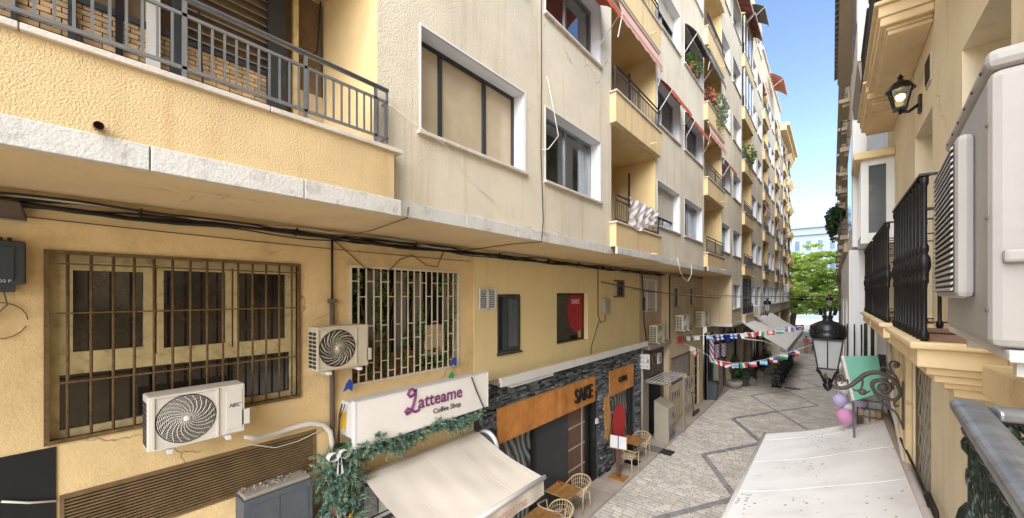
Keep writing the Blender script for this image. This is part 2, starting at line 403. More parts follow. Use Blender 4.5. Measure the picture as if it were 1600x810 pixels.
for i, (f_, q, dark, lift) in enumerate(vis):
    if i < 300:
        mb = MB(); sett(mb, q, lift); mb.build('paving_sett', 'stone_dark' if dark else 'stone_sett', st)
    else: sett(far_d if dark else far_l, q, lift)
for (ax, ay), (bx, by) in ZIG:
    L_ = math.hypot(bx - ax, by - ay); ux, uy = (bx - ax) / L_, (by - ay) / L_; k = int(L_ / .19)
    if ay < 4.6 or max(ay, by) > 47: continue
    for i in range(k):
        for s_ in ((-.5, .5) if ay < 21 and ax + bx < -4 else (0,)):
            c0_ = (i + .5 + .33 * (s_ > 0)) * L_ / k; px_, py_ = ax + ux * c0_ - uy * s_ * .1, ay + uy * c0_ + ux * s_ * .1
            h1, h2 = .5 * L_ / k - .006, .044; t = .027 + rng.uniform(0, .004)
            q4 = [(px_ + ux * a_ * h1 - uy * b_ * h2, py_ + uy * a_ * h1 + ux * b_ * h2) for a_, b_ in ((-1, -1), (1, -1), (1, 1), (-1, 1))]
            far_d.add([(x_, y_, .0) for x_, y_ in q4] + [(px_ + (x_ - px_) * .93, py_ + (y_ - py_) * .93, t) for x_, y_ in q4], [(4,5,6,7),(0,1,5,4),(1,2,6,5),(2,3,7,6),(3,0,4,7)])
stuff(far_l.build('paving_setts', 'stone_sett', st)); stuff(far_d.build('dark_paving_setts', 'stone_dark', st))
# pavement strip along the left shop fronts
pv = MB().quad((-9, -8, .002), (-4.75, -8, .002), (-4.75, 60, .002), (-9, 60, .002)).build('pavement', 'sett_joint'); struct(pv)
y = 6.0
while y < 34:
    MB().box(-5.6, -5.19, y, y + .594, .0, .03).build('slab', 'slab', pv); MB().box(-5.184, -4.76, y, y + .594, .0, .03).build('slab', 'slab', pv); y += .6
# drain grates
def grate(label, cx, cy, w_, h_):
    t = thing('drain_grate', label, 'drain', (cx, cy, 0)); z = .03
    f = MB(); 
    f.box(cx - w_/2, cx + w_/2, cy - h_/2, cy - h_/2 + .03, .0, z + .006); f.box(cx - w_/2, cx + w_/2, cy + h_/2 - .03, cy + h_/2, .0, z + .006)
    f.build('frame', 'iron_grate', t); MB().box(cx - w_/2, cx + w_/2, cy - h_/2 + .03, cy + h_/2 - .03, .001, .022).build('pit', 'dark_in', t)
    k = int(w_ / .06)
    for i in range(k): MB().box(cx - w_/2 + i * w_/k, cx - w_/2 + i * w_/k + .03, cy - h_/2 + .03, cy + h_/2 - .03, .0225, z + .004).build('bar', 'iron_grate', t)
p = PZ(1030, 705); grate('rectangular iron drain grate in the pavement beside the rattan cafe chairs', p.x, p.y, .95, .5)
p = PZ(1238, 608); grate('small iron drain grate further down the cobbled street', p.x, p.y, .8, .35)

# ------------------------------------------------------------------ left building A
FX, BX, WX = -3.95, -3.80, -5.6        # upper facade, balcony fronts, mezzanine wall
P3 = 3.01                               # storey height
A = thing('apartment_building', 'long cream apartment block overhanging an ochre mezzanine above the shops', 'building', (-8, 10, 0))
cols = [('w', 2.96, 5.07), ('w', 5.68, 7.8), ('b', 8.35, 11.25), ('w', 11.42, 13.6), ('w', 14.12, 16.55), ('b', 16.8, 19.85), ('w', 20.0, 21.9), ('w', 22.65, 24.9), ('b', 25.3, 28.4), ('w', 28.6, 30.6), ('w', 31.2, 33.1)]
NF = 6
def win_z(k): return 7.74 + P3 * k, 9.06 + P3 * k
holes = []
for t_, a, b in cols:
    for k in range(NF):
        if t_ == 'w': z0, z1 = win_z(k); holes.append((a, b, z0, z1))
        else: holes.append((a, b, 6.75 + P3 * k, 9.62 + P3 * k))
low = [('w', 22.65, 24.7, 4.95, 6.2), ('w', 28.5, 30.0, 4.95, 6.2), ('w', 30.8, 32.6, 4.95, 6.2), ('g', 25.3, 28.1, 4.5, 6.62)]
mb = MB(); wall_x(mb, FX, 2.36, 33.4, 6.64, 25.2, holes)
wall_x(mb, FX, 22.3, 33.4, 4.05, 6.64, [q[1:] for q in low])
mb.quad((FX, 33.4, 4.05), (-14, 33.4, 4.05), (-14, 33.4, 25.2), (FX, 33.4, 25.2)); mb.quad((FX, -7, 25.2), (FX, 33.4, 25.2), (-14, 33.4, 25.2), (-14, -7, 25.2))
mb.quad((-14, -7, 0), (-14, 33.4, 0), (-14, 33.4, 25.2), (-14, -7, 25.2)); mb.quad((-14, -7, 0), (-14, -7, 25.2), (FX, -7, 25.2), (FX, -7, 0))
wall_x(mb, FX, -7, 2.36, 9.62, 25.2)           # floors above the corner terrace
mb.build('facade_wall', 'cream', A)
# soffit over the street side recess, end wall of the recess
mb = MB(); mb.quad((FX, -7, 6.64), (WX - .1, -7, 6.64), (WX - .1, 22.4, 6.64), (FX, 22.4, 6.64)); mb.quad((BX + .02, -7, 6.6), (FX - .2, -7, 6.61), (FX - .2, 2.54, 6.61), (BX + .02, 2.54, 6.6)); mb.quad((BX, 8.32, 6.642), (FX - .1, 8.32, 6.642), (FX - .1, 11.28, 6.642), (BX, 11.28, 6.642)); mb.quad((BX, 16.74, 6.642), (FX - .1, 16.74, 6.642), (FX - .1, 19.9, 6.642), (BX, 19.9, 6.642))
mb.build('soffit', 'soffit', A)
mb = MB(); mb.quad((WX, 22.3, 4.05), (FX, 22.3, 4.05), (FX, 22.3, 6.64), (WX, 22.3, 6.64)); mb.build('return_wall', 'beige_wall', A)
mb = MB(); mb.quad((FX, 22.3, 4.05), (WX, 22.3, 4.05), (WX, 33.4, 4.05), (FX, 33.4, 4.05)); mb.build('lower_soffit', 'concrete', A)
# fascia blocks
def fascia(X, y0, y1, z0, z1, n_, x_in):
    L = (y1 - y0) / n_
    for i in range(n_): MB().box(x_in, X, y0 + i * L + .004, y0 + (i + 1) * L - .004, z0, z1).build('fascia_block', 'band', A, bevel=.006)
fascia(BX + .03, -4.8, 2.56, 6.59, 6.77, 7, BX - .03)
fascia(FX + .025, 2.565, 8.3, 6.63, 6.81, 5, FX - .03); fascia(BX + .025, 8.3, 11.3, 6.63, 6.80, 2, BX - .03); fascia(FX + .025, 11.3, 16.72, 6.63, 6.81, 4, FX - .03)
fascia(BX + .025, 16.72, 19.93, 6.63, 6.80, 2, BX - .03); fascia(FX + .025, 19.93, 22.3, 6.63, 6.81, 2, FX - .03)
fascia(FX + .03, 22.28, 25.25, 4.02, 4.2, 2, WX); fascia(FX + .17, 25.25, 28.5, 4.02, 4.2, 2, WX); fascia(FX + .03, 28.5, 33.4, 4.02, 4.2, 2, WX)

def window(bld, X, y0, y1, z0, z1, d=.26, panes=2, fr='alu', glass='pane_glass', back='dark_in', curtain=None, sill=True, rev='white_reveal', shutter=0, split=None, detail=True, roller=0):
    x = X - d
    mb = MB(); frame_rect(mb, x - .03, x + .03, y0, y1, z0, z1, .045)
    edges = split or [i / panes for i in range(panes + 1)]
    for e_ in edges[1:-1]: mb.box(x - .02, x + .025, y0 + (y1 - y0) * e_ - .03, y0 + (y1 - y0) * e_ + .03, z0 + .045, z1 - .045)
    w_ = mb.build('window', fr, bld)
    if detail:
        for i in range(len(edges) - 1):
            a = y0 + (y1 - y0) * edges[i] + .03; b = y0 + (y1 - y0) * edges[i + 1] - .03
            MB().box(x - .01 - .014 * (i % 2), x - .002 - .014 * (i % 2), a, b, z0 + .04, z1 - .04).build('pane', glass, w_)
    else: MB().box(x - .008, x + .004, y0 + .04, y1 - .04, z0 + .04, z1 - .04).build('pane', glass, w_)
    if rev: reveal(MB(), X, d + .02, y0, y1, z0, z1).build('reveal', rev, w_)
    if glass in ('pane_glass', 'clear_glass'):
        bx_ = MB(); bx_.quad((x - .5, y0 - .3, z0 - .3), (x - .5, y1 + .3, z0 - .3), (x - .5, y1 + .3, z1 + .3), (x - .5, y0 - .3, z1 + .3)); bx_.build('room_back', back, w_)
        if curtain:
            c = MB(); k = max(6, int((y1 - y0) / .06)); pr_ = None
            for i in range(k + 1):
                q = (x - .12 + .025 * math.sin(i * 1.9) + rng.uniform(-.008, .008), y0 + (y1 - y0) * i / k)
                if pr_: c.quad((pr_[0], pr_[1], z0), (q[0], q[1], z0), (q[0], q[1], z1), (pr_[0], pr_[1], z1))
                pr_ = q
            c.build('curtain', curtain, w_, smooth=True)
    if shutter:
        k = int(shutter * (z1 - z0) / .055); 
        for i in range(k): MB().box(x + .035, x + .055, y0 + .04, y1 - .04, z1 - .05 - i * .055, z1 - .003 - i * .055).build('shutter_slat', 'ledge', w_)
    if roller: MB().box(x + .03, x + .06, y0 + .04, y1 - .04, z1 - (z1 - z0) * roller, z1 - .003).build('roller_shutter', 'ledge', w_)
    if sill: MB().box(X - .1, X + .06, y0 - .06, y1 + .06, z0 - .05, z0 - .002).build('sill', 'ledge', w_, bevel=.008)
    # rim round the opening
    if rev: 
        r_ = MB(); frame_rect(r_, X - .01, X + .01, y0 - .022, y1 + .022, z0 - .001, z1 + .022, .022); r_.build('surround', rev, w_)
    return w_
def toldo(bld, X, y0, y1, z, out, drop, m='toldo_red', stripes=None, roll=False, arms=True):
    t = MB(); k = 14; ms = [m] if not stripes else [m, stripes]
    for i in range(k):
        t.cm = (i % 2) if stripes else 0
        a, b = y0 + (y1 - y0) * i / k, y0 + (y1 - y0) * (i + 1) / k
        for j in range(3):
            s0, s1 = j / 3, (j + 1) / 3
            f = lambda s_: (X + out * s_, z - drop * s_ ** 1.3)
            (xa, za), (xb, zb) = f(s0), f(s1)
            t.add([(xa, a, za), (xb, a, zb), (xb, b, zb), (xa, b, za), (xa, a, za - .01), (xb, a, zb - .01), (xb, b, zb - .01), (xa, b, za - .01)], [(0,1,2,3),(7,6,5,4)])
        t.box(X + out - .004, X + out + .004, a, b, z - drop - .12 - .02 * math.sin(i * 2.1), z - drop)
    w_ = t.build('awning', ms, bld)
    r_ = MB(); r_.tube([(X + out, y0, z - drop), (X + out, y1, z - drop)], .018); r_.tube([(X + .03, y0, z + .01), (X + .03, y1, z + .01)], .03)
    if arms:
        for yy in (y0 + .02, y1 - .02): r_.tube([(X + .01, yy, z - drop * 1.1 - .45), (X + out, yy, z - drop)], .012)
    r_.build('awning_frame', 'white_paint', w_)
    return w_
def railing(y0, y1, X, z0, z1, n_, ends=0):
    r_ = MB(); r_.tube([(X, y0, z1), (X, y1, z1)], .022); r_.box(X - .012, X + .012, y0, y1, z1 - .13, z1 - .105); r_.box(X - .012, X + .012, y0, y1, z0 + .05, z0 + .075)
    for i in range(n_ + 1):
        yy = y0 + (y1 - y0) * i / n_; r_.box(X - .007, X + .007, yy - .007, yy + .007, z0 + .06, z1 - .11)
    for yy in (y0, (y0 + y1) / 2, y1): r_.box(X - .015, X + .015, yy - .015, yy + .015, z0 - .01, z1)
    for yy in (y0, y1):
        if ends: r_.tube([(X, yy, z1), (X - ends, yy, z1)], .018); r_.box(X - ends, X, yy - .008, yy + .008, z0 + .05, z0 + .075)
    return r_
def balcony(bld, y0, y1, k, depth=1.25, rail='dark_metal', boxm='box_ochre', first=False):
    zb = 6.66 + P3 * k; zt = 7.34 + P3 * k; zc = 9.62 + P3 * k
    bx_ = MB().box(FX - .1, BX, y0 - .06, y1 + .05, zb if k else 6.80, zt)
    b_ = bx_.build('balcony', boxm, bld, bevel=.008)
    MB().box(FX - .12, BX + .04, y0 - .1, y1 + .09, zt + .001, zt + .045).build('ledge', 'ledge', b_, bevel=.006)
    lg = MB(); xb = FX - depth; e_ = .002
    lg.quad((xb, y0, zb + .1), (xb, y1, zb + .1), (xb, y1, zc), (xb, y0, zc)); lg.quad((FX, y0 + e_, zb + .1), (FX, y0 + e_, zc), (xb, y0 + e_, zc), (xb, y0 + e_, zb + .1))
    lg.quad((FX, y1 - e_, zb + .1), (xb, y1 - e_, zb + .1), (xb, y1 - e_, zc), (FX, y1 - e_, zc)); lg.quad((FX, y0, zc - e_), (FX, y1, zc - e_), (xb, y1, zc - e_), (xb, y0, zc - e_)); lg.quad((FX, y0, zb + .1), (xb, y0, zb + .1), (xb, y1, zb + .1), (FX, y1, zb + .1))
    lg.build('recess', 'loggia', b_)
    d_ = MB(); frame_rect(d_, xb + .005, xb + .06, y0 + .35, y1 - .35, zb + .1, zb + 2.35, .06); d_.box(xb + .005, xb + .05, (y0 + y1) / 2 - .03, (y0 + y1) / 2 + .03, zb + .16, zb + 2.29); d_.build('door_frame', 'alu', b_)
    MB().box(xb + .01, xb + .03, y0 + .4, y1 - .4, zb + .15, zb + 2.3).build('door_pane', 'dark_glass', b_)
    railing(y0 + .02, y1 - .02, BX - .06, zt + .045, 7.97 + P3 * k + .05, 26).build('railing', rail, b_)
    MB().tube([(BX - .01, y1 - .75, zb + .14), (BX + .16, y1 - .75, zb + .13)], .02).build('drain_spout', 'box_ochre', b_)
    return b_
sty = {}
for ci, (t_, a, b) in enumerate(cols):
    far = a > 19
    for k in range(NF):
        if a < 2.97 and k > 1: continue
        if a < 8 and k > 2 : continue
        if 8 < a < 14 and k > 4: continue
        if t_ == 'w':
            z0, z1 = win_z(k)
            kw = dict(detail=not far)
            if far: kw['glass'] = rng.choice(['dark_glass', 'glass_grey', 'glass_grey'])
            if (ci, k) == (0, 0): window(A, FX, a, b, z0, z1, panes=3, fr='dark_metal', glass='dusty', split=[0, .24, .66, 1]); continue
            if (ci, k) == (1, 0): window(A, FX, a, b, z0, z1, panes=2, fr='alu', curtain='curtain', split=[0, .5, 1]); continue
            if far and rng.random() < .45: kw['roller'] = rng.uniform(.2, .85)
            if (ci, k) == (3, 0): kw.update(shutter=.72)
            if (ci, k) in ((4, 0), (1, 1)): kw.update(curtain='curtain_white')
            elif rng.random() < .25: kw.update(shutter=rng.uniform(.2, .8) if not far else 0)
            elif rng.random() < .5: kw.update(curtain='curtain_white')
            window(A, FX, a, b, z0, z1, **kw)
        else: balcony(A, a, b, k)
for ci, k, o_, d_ in ((1, 1, .5, .42), (3, 1, .38, .45), (4, 1, .3, .4), (6, 1, .3, .4)):
    a, b = cols[ci][1:]; toldo(A, FX + .01, a + .1, b - .05, win_z(k)[1] + .02, o_, d_)
toldo(A, FX + .01, 14.1, 16.6, win_z(2)[1] + .05, .42, .5, 'toldo_dark')
for ci, k, m_ in ((2, 1, 'toldo_pink'), (5, 1, 'toldo_pink'), (5, 2, 'toldo_dark')):
    a, b = cols[ci][1:]; toldo(A, BX - .05, a + .1, b - .05, 9.6 + P3 * k, .12, .42, m_)
toldo(A, FX + .02, 21.0, 24.9, win_z(4)[1] + .5, .6, .35, 'toldo_red', 'toldo_dark'); toldo(A, BX, 25.2, 28.4, 9.6 + P3 * 4 + .3, .5, .5, 'toldo_red', 'toldo_dark')
toldo(A, FX + .02, 28.6, 30.8, win_z(5)[1] + .1, .7, .5, 'toldo_dark')
for t_, a, b, z0, z1 in low:
    w_ = window(A, FX, a, b, z0, z1, d=.2, glass='dark_glass', detail=False, sill=t_ == 'w')
    if t_ == 'g':
        r_ = MB(); frame_rect(r_, FX + .02, FX + .05, a, b, z0, z1, .04)
        for i in range(1, 16): r_.box(FX + .03, FX + .045, a + (b - a) * i / 16 - .008, a + (b - a) * i / 16 + .008, z0, z1)
        for i in range(1, 5): r_.box(FX + .025, FX + .05, a, b, z0 + (z1 - z0) * i / 5 - .01, z0 + (z1 - z0) * i / 5 + .01)
        r_.build('window_grille', 'black_iron', w_)
bx_ = MB().box(FX - .05, FX + .17, 25.28, 28.2, 4.2, 4.5).build('balcony_base', 'box_ochre', A)
railing(25.3, 28.15, FX + .12, 4.55, 5.1, 20).build('railing', 'black_iron', bx_); MB().box(FX - .05, FX + .2, 25.25, 28.25, 4.502, 4.55).build('ledge', 'ledge', bx_)

# corner terrace (loggia) at the near end
TY = 2.36; tb = -5.3; zf = 6.85
T = MB().box(FX - .12, BX, -7, TY + .12, 6.77, 7.30).build('terrace', 'yellow_rough', A)
for i in range(7): MB().box(FX - .16, BX + .035, -6.9 + i * 1.355 + .003, -6.9 + (i + 1) * 1.355 - .003, 7.301, 7.345).build('ledge_slab', 'ledge', T, bevel=.005)
mb = MB(); mb.quad((FX, TY, zf), (FX, TY, 9.62), (tb, TY, 9.62), (tb, TY, zf)); mb.build('side_wall', 'loggia', T)
mb = MB(); mb.quad((FX, -7, zf), (tb, -7, zf), (tb, TY, zf), (FX, TY, zf)); mb.build('floor', 'tile_floor', T)
mb = MB(); mb.quad((FX, -7, 9.62), (FX, TY, 9.62), (tb - .3, TY, 9.62), (tb - .3, -7, 9.62)); mb.build('ceiling', 'loggia', T)
# back of the terrace: brick infill in a dark steel frame, posts, broken door
mb = MB(); mb.quad((tb - .03, -7, zf), (tb - .03, TY, zf), (tb - .03, TY, 9.62), (tb - .03, -7, 9.62)); mb.build('back_wall', 'mortar', T)
bk = MB(); z = zf; r_i = 0
while z < 8.35:
    y = -.75 + (r_i % 2) * .06
    while y < 1.75:
        bk.box(tb - .04, tb - .008 + rng.uniform(-.004, .004), y + .004, min(y + .121, 1.75), z + .005, z + .047); y += .125
    z += .051; r_i += 1
stuff(bk.build('bricks', 'brick', T))
for yy, w_, m_, x_ in ((-.72, .16, 'white_paint', .1), (-.5, .07, 'dark_metal', .08), (-.2, .035, 'dark_metal', .03), (.12, .05, 'dark_metal', .03), (.42, .05, 'black_iron', .03), (.66, .1, 'white_paint', .06), (.83, .08, 'dark_metal', .08), (1.78, .2, 'dark_metal', .07), (2.0, .06, 'old_cream_wood', .05)):
    MB().box(tb - .02, tb + x_, yy - w_/2, yy + w_/2, zf + .001, 9.6).build('post', m_, T)
MB().box(tb - .02, tb + .01, 2.03, TY - .005, zf + .002, 8.35).build('plaster_panel', 'dusty', T)
MB().box(tb - .02, tb + .01, -3, -.8, zf + .002, 9.5).build('plaster_panel', 'old_cream_wood', T)
MB().box(tb - .02, tb + .02, -.48, 1.7, 8.37, 8.43).build('transom', 'dark_metal', T); MB().box(tb - .02, tb + .015, -.48, .8, 7.72, 7.75).build('transom', 'black_iron', T)
for i in range(9): MB().add([(tb - .01, .85, 8.46 + i * .1), (tb + .045, .85, 8.43 + i * .1), (tb + .045, 1.7, 8.43 + i * .1), (tb - .01, 1.7, 8.46 + i * .1), (tb - .01, .85, 8.472 + i * .1), (tb + .045, .85, 8.442 + i * .1), (tb + .045, 1.7, 8.442 + i * .1), (tb - .01, 1.7, 8.472 + i * .1)], [(0,3,2,1),(4,5,6,7),(0,1,5,4),(1,2,6,5),(2,3,7,6),(3,0,4,7)]).build('louvre', 'grey_metal', T)
MB().box(tb + .071, tb + .09, 1.72, 1.76, 7.55, 7.85).build('door_handle_plate', 'alu', T); MB().tube([(tb + .09, 1.74, 7.75), (tb + .13, 1.74, 7.75), (tb + .13, 1.66, 7.75)], .009).build('door_handle', 'alu', T)
c_ = MB(); c_.tube([(tb + .06, 2.3, 9.6), (tb + .07, 2.25, 8.9), (tb + .06, 2.06, 8.7)], .012); c_.tube([(tb + .05, .12, 8.3), (tb + .06, .2, 7.9), (tb + .05, .15, 7.3), (tb + .06, .1, 6.9)], .011); c_.tube(sag((tb + .05, 1.0, 9.2), (tb + .05, 1.1, 7.0), 0) , .01); c_.build('loose_cable', 'cable', T)
# terrace railing: one object per bar
rx = BX - .05; z1 = 7.99
rl = MB().tube([(rx, -5, z1), (rx, TY + .07, z1)], .026, 10).build('handrail', 'grey_metal', T, smooth=True)
mb = MB().box(rx - .012, rx + .012, -5, TY + .07, z1 - .145, z1 - .12); mb.box(rx - .012, rx + .012, -5, TY + .07, 7.435, 7.46); mb.box(rx - .012, rx + .012, TY + .05, TY + .07, 7.4, z1 - .02); mb.box(rx - .1, rx, TY + .05, TY + .065, z1 - .145, z1 - .12); mb.box(rx - .1, rx, TY + .05, TY + .065, 7.435, 7.46)
mb.build('rail', 'grey_metal', T)
b0 = None; i = 0; y = -2.2
while y < TY + .06:
    if b0 is None: b0 = MB().box(rx - .008, rx + .008, y - .008, y + .008, 7.46, z1 - .145).build('baluster', 'grey_metal', T)
    else: share(b0, 'baluster', (0, i * .082, 0), T)
    i += 1; y += .082
for yy in (-1.9, -.4, .66, 1.55, 2.28): MB().box(rx - .012, rx + .012, yy - .015, yy + .015, 7.345, z1).build('rail_post', 'grey_metal', T)
sp_ = MB().tube([(BX - .01, .2, 6.83), (BX + .10, .2, 6.81)], .026, 12, cap=False); sp_.tube([(BX + .10, .2, 6.81), (BX - .01, .2, 6.83)], .021, 12, cap=False); sp_.build('drain_spout', 'cable_tan', T)

# ------------------------------------------------------------------ mezzanine walls
h_och = [(-.04, 2.18, 4.30, 6.11), (2.88, 5.10, 4.30, 6.14), (.05, 2.39, 3.23, 3.80), (3.05, 5.7, .05, 2.75)]
mb = MB(); wall_x(mb, WX, -7, 5.5, 0, 6.64, h_och); mb.quad((WX, 5.5, 3.8), (WX + .02, 5.5, 3.8), (WX + .02, 5.5, 6.64), (WX, 5.5, 6.64))
mz = mb.build('mezzanine_wall', 'ochre_wall', A)
h_yel = [(6.2, 7.0, 4.40, 5.70), (8.54, 10.24, 4.36, 5.73), (11.98, 12.91, 5.59, 6.19)]
wall_x(MB(), WX + .02, 5.5, 14.2, 3.6, 6.64, h_yel).build('yellow_wall', 'yellow_paint', A)
mb = MB(); wall_x(mb, WX, 14.2, 16.7, 3.6, 6.64, [(14.55, 16.15, 5.0, 6.3)]); mb.build('tan_wall', 'tan_wall', A)
GX = -5.3
mb = MB(); wall_x(mb, GX, 16.7, 22.3, 0, 6.64, [(17.3, 18.6, 5.1, 6.05), (19.8, 21.0, 5.1, 6.0), (17.0, 20.0, 1.75, 2.95), (20.7, 21.5, .05, 2.9)])
mb.quad((GX, 16.7, 0), (GX, 16.7, 6.64), (WX, 16.7, 6.64), (WX, 16.7, 0)); mb.build('graffiti_wall', 'beige_wall', A)
# black tarred patch at bottom left
MB().box(WX - .01, WX + .012, -7, .03, 0, 4.27).build('black_wall_panel', 'black', A)
# barred window with old timber sashes
W1 = MB(); x = WX - .12
frame_rect(W1, x - .04, x + .04, -.02, 2.16, 4.32, 6.09, .07)
W1.box(x - .04, x + .04, .05, 2.09, 4.92, 5.05)
W1 = W1.build('barred_window', 'old_cream_wood', A)
reveal(MB(), WX, .2, -.04, 2.18, 4.30, 6.11).build('reveal', 'rust', W1)
for a, b in ((.05, .72), (.74, 1.42), (1.44, 2.09)):
    s_ = MB(); frame_rect(s_, x - .03, x + .05, a, b, 5.05, 6.02, .085 if a < .7 else .055); s_.build('sash', 'old_cream_wood', W1)
    MB().box(x - .01, x - .004, a + .05, b - .05, 5.1, 5.97).build('pane', 'pane_brown', W1)
for a, b in ((.05, .7), (.72, 1.4), (1.42, 2.09)): MB().box(x - .015, x - .005, a, b - .01, 4.39, 4.92).build('lower_pane', 'pane_brown', W1)
gr = MB(); frame_rect(gr, WX - .015, WX + .025, -.045, 2.185, 4.295, 6.115, .035); gr.build('grille_frame', 'rust', W1)
b0 = MB().tube([(WX + .005, .10, 4.3), (WX + .005, .10, 6.1)], .0125).build('bar', 'rust', W1, smooth=True)
for i in range(1, 14): share(b0, 'bar', (rng.uniform(-.003, .003), i * .152, 0), W1)
for zz in (5.52, 4.86, 5.99): MB().box(WX + .008, WX + .02, -.03, 2.17, zz - .008, zz + .008).build('cross_bar', 'rust', W1)
# louvred vent band below it
V = MB(); frame_rect(V, WX - .06, WX + .012, .05, 2.39, 3.23, 3.80, .03); V = V.build('louvre_vent', 'slat_brown', A)
MB().box(WX - .12, WX - .1, .05, 2.39, 3.23, 3.8).build('vent_back', 'dark_in', V)
b0 = None
for i in range(16):
    zz = 3.265 + i * .0325
    q = MB().hexa([(WX - .07, .08, zz + .012), (WX + .008, .08, zz), (WX + .008, 2.36, zz), (WX - .07, 2.36, zz + .012), (WX - .07, .08, zz + .02), (WX + .008, .08, zz + .017), (WX + .008, 2.36, zz + .017), (WX - .07, 2.36, zz + .02)])
    q.build('slat', 'slat_brown', V)
# white staggered grille with plants behind
W2 = MB(); frame_rect(W2, WX - .02, WX + .02, 2.88, 5.10, 4.30, 6.14, .035); W2 = W2.build('plant_window', 'cream_paint', A)
reveal(MB(), WX, .5, 2.88, 5.10, 4.30, 6.14).build('reveal', 'tan_wall', W2)
MB().box(WX - .52, WX - .5, 2.8, 5.2, 4.2, 6.2).build('room_back', 'dark_in', W2)
nb = 17; L = (5.10 - 2.88 - .04) / nb
b0 = MB().box(WX - .008, WX + .01, 2.9 + L - .009, 2.9 + L + .009, 4.33, 6.11).build('bar', 'cream_paint', W2)
for i in range(1, nb - 1): share(b0, 'bar', (0, i * L, 0), W2)
for i in range(nb):
    for zz in ((5.90, 5.2, 4.62) if i % 2 == 0 else (5.66, 4.95, 4.45)):
        MB().box(WX - .006, WX + .008, 2.9 + i * L + .011, 2.9 + (i + 1) * L - .011, zz - .008, zz + .008).build('link_bar', 'cream_paint', W2)
for a, b in ((3.35, 3.62), (3.9, 4.15), (4.3, 4.52)): MB().box(WX - .4, WX - .37, a, b, 4.35, 6.1).build('inner_post', 'concrete', W2)
MB().box(WX - .13, WX - .1, 4.36, 4.82, 4.55, 5.13).build('board', 'tan_wall', W2); MB().box(WX - .2, WX - .17, 3.0, 4.2, 4.32, 4.7).build('board', 'terracotta', W2)
P = thing('climbing_plant', 'leafy ivy and vines growing behind the white staggered window grille', 'plant', (WX - .2, 4, 4.3))
lf = MB()
for i in range(34):
    yy = rng.choice([3.0, 3.15, 3.3, 3.45, 3.55, 4.0, 4.25, 4.6, 4.9, 5.0]) + rng.uniform(-.08, .08)
    lf.leaves((WX - .13 + rng.uniform(-.05, .08), yy, rng.uniform(4.5, 6.0)), (.08, .09, .3), 80 if yy < 3.7 else 44, .04)
lf.leaves((WX - .1, 4.0, 4.5), (.08, 1.05, .22), 520, .04); lf.build('foliage', 'leaf', P)
sm = MB()
for i in range(14):
    y_ = rng.uniform(2.95, 5.05); sm.tube([(WX - .12, y_, 4.3), (WX - .1, y_ + rng.uniform(-.1, .1), 5.2), (WX - .06, y_ + rng.uniform(-.2, .2), 6.05)], .005, 4)
sm.build('stem', 'bark', P)
# yellow-wall windows
def plain_window(label_m, y0, y1, z0, z1, d, fr, w=.05):
    pass
W3 = MB(); xx = WX + .02; frame_rect(W3, xx - .12, xx - .01, 6.2, 7.0, 4.4, 5.7, .06); W3.box(xx - .13, xx - .02, 6.45, 6.5, 4.46, 5.64); frame_rect(W3, xx - .03, xx + .03, 6.46, 6.96, 4.44, 5.66, .07)
W3 = W3.build('dark_sash_window', 'charcoal', A); reveal(MB(), xx, .15, 6.2, 7.0, 4.4, 5.7).build('reveal', 'yellow_paint', W3)
MB().box(xx - .005, xx + .005, 6.53, 6.89, 4.51, 5.59).build('pane', 'glass_grey', W3); MB().box(xx - .1, xx - .09, 6.25, 6.46, 4.45, 5.65).build('pane', 'dark_glass', W3); MB().box(xx - .06, xx + .05, 6.18, 7.02, 4.36, 4.398).build('sill', 'charcoal', W3)
W4 = MB(); frame_rect(W4, xx - .2, xx - .14, 8.54, 10.24, 4.36, 5.73, .05); W4 = W4.build('shop_window', 'dark_brown', A); reveal(MB(), xx, .2, 8.54, 10.24, 4.36, 5.73).build('reveal', 'yellow_paint', W4)
MB().box(xx - .18, xx - .172, 8.58, 10.2, 4.4, 5.69).build('pane', 'pane_glass', W4); MB().box(xx - .5, xx - .48, 8.3, 10.5, 4.2, 5.9).build('room_back', 'charcoal', W4)
q = MB(); k = 40; pts = [(xx - .166, min(10.19, 9.9 + .55 * math.cos(2 * math.pi * i / k)), min(5.68, 5.22 + .62 * math.sin(2 * math.pi * i / k))) for i in range(k)]; pts = pts[16:] + pts[:16]; q.plate(pts, .006); q.build('red_disc', 'red', W4)
text('SAKE', 'f_white', W4, (xx - .162, 9.55, 5.42), (0, 1, 0), (0, 0, 1), .2, .002)
W5 = MB(); frame_rect(W5, xx - .1, xx - .03, 11.98, 12.91, 5.59, 6.19, .06); W5.box(xx - .1, xx - .03, 12.35, 12.42, 5.65, 6.13); W5 = W5.build('small_window', 'cable_tan', A); reveal(MB(), xx, .14, 11.98, 12.91, 5.59, 6.19).build('reveal', 'tan_wall', W5); MB().box(xx - .08, xx - .07, 12.04, 12.86, 5.65, 6.13).build('pane', 'dark_glass', W5); MB().box(xx - .065, xx - .06, 12.06, 12.35, 5.65, 6.13).build('blind', 'curtain_white', W5)
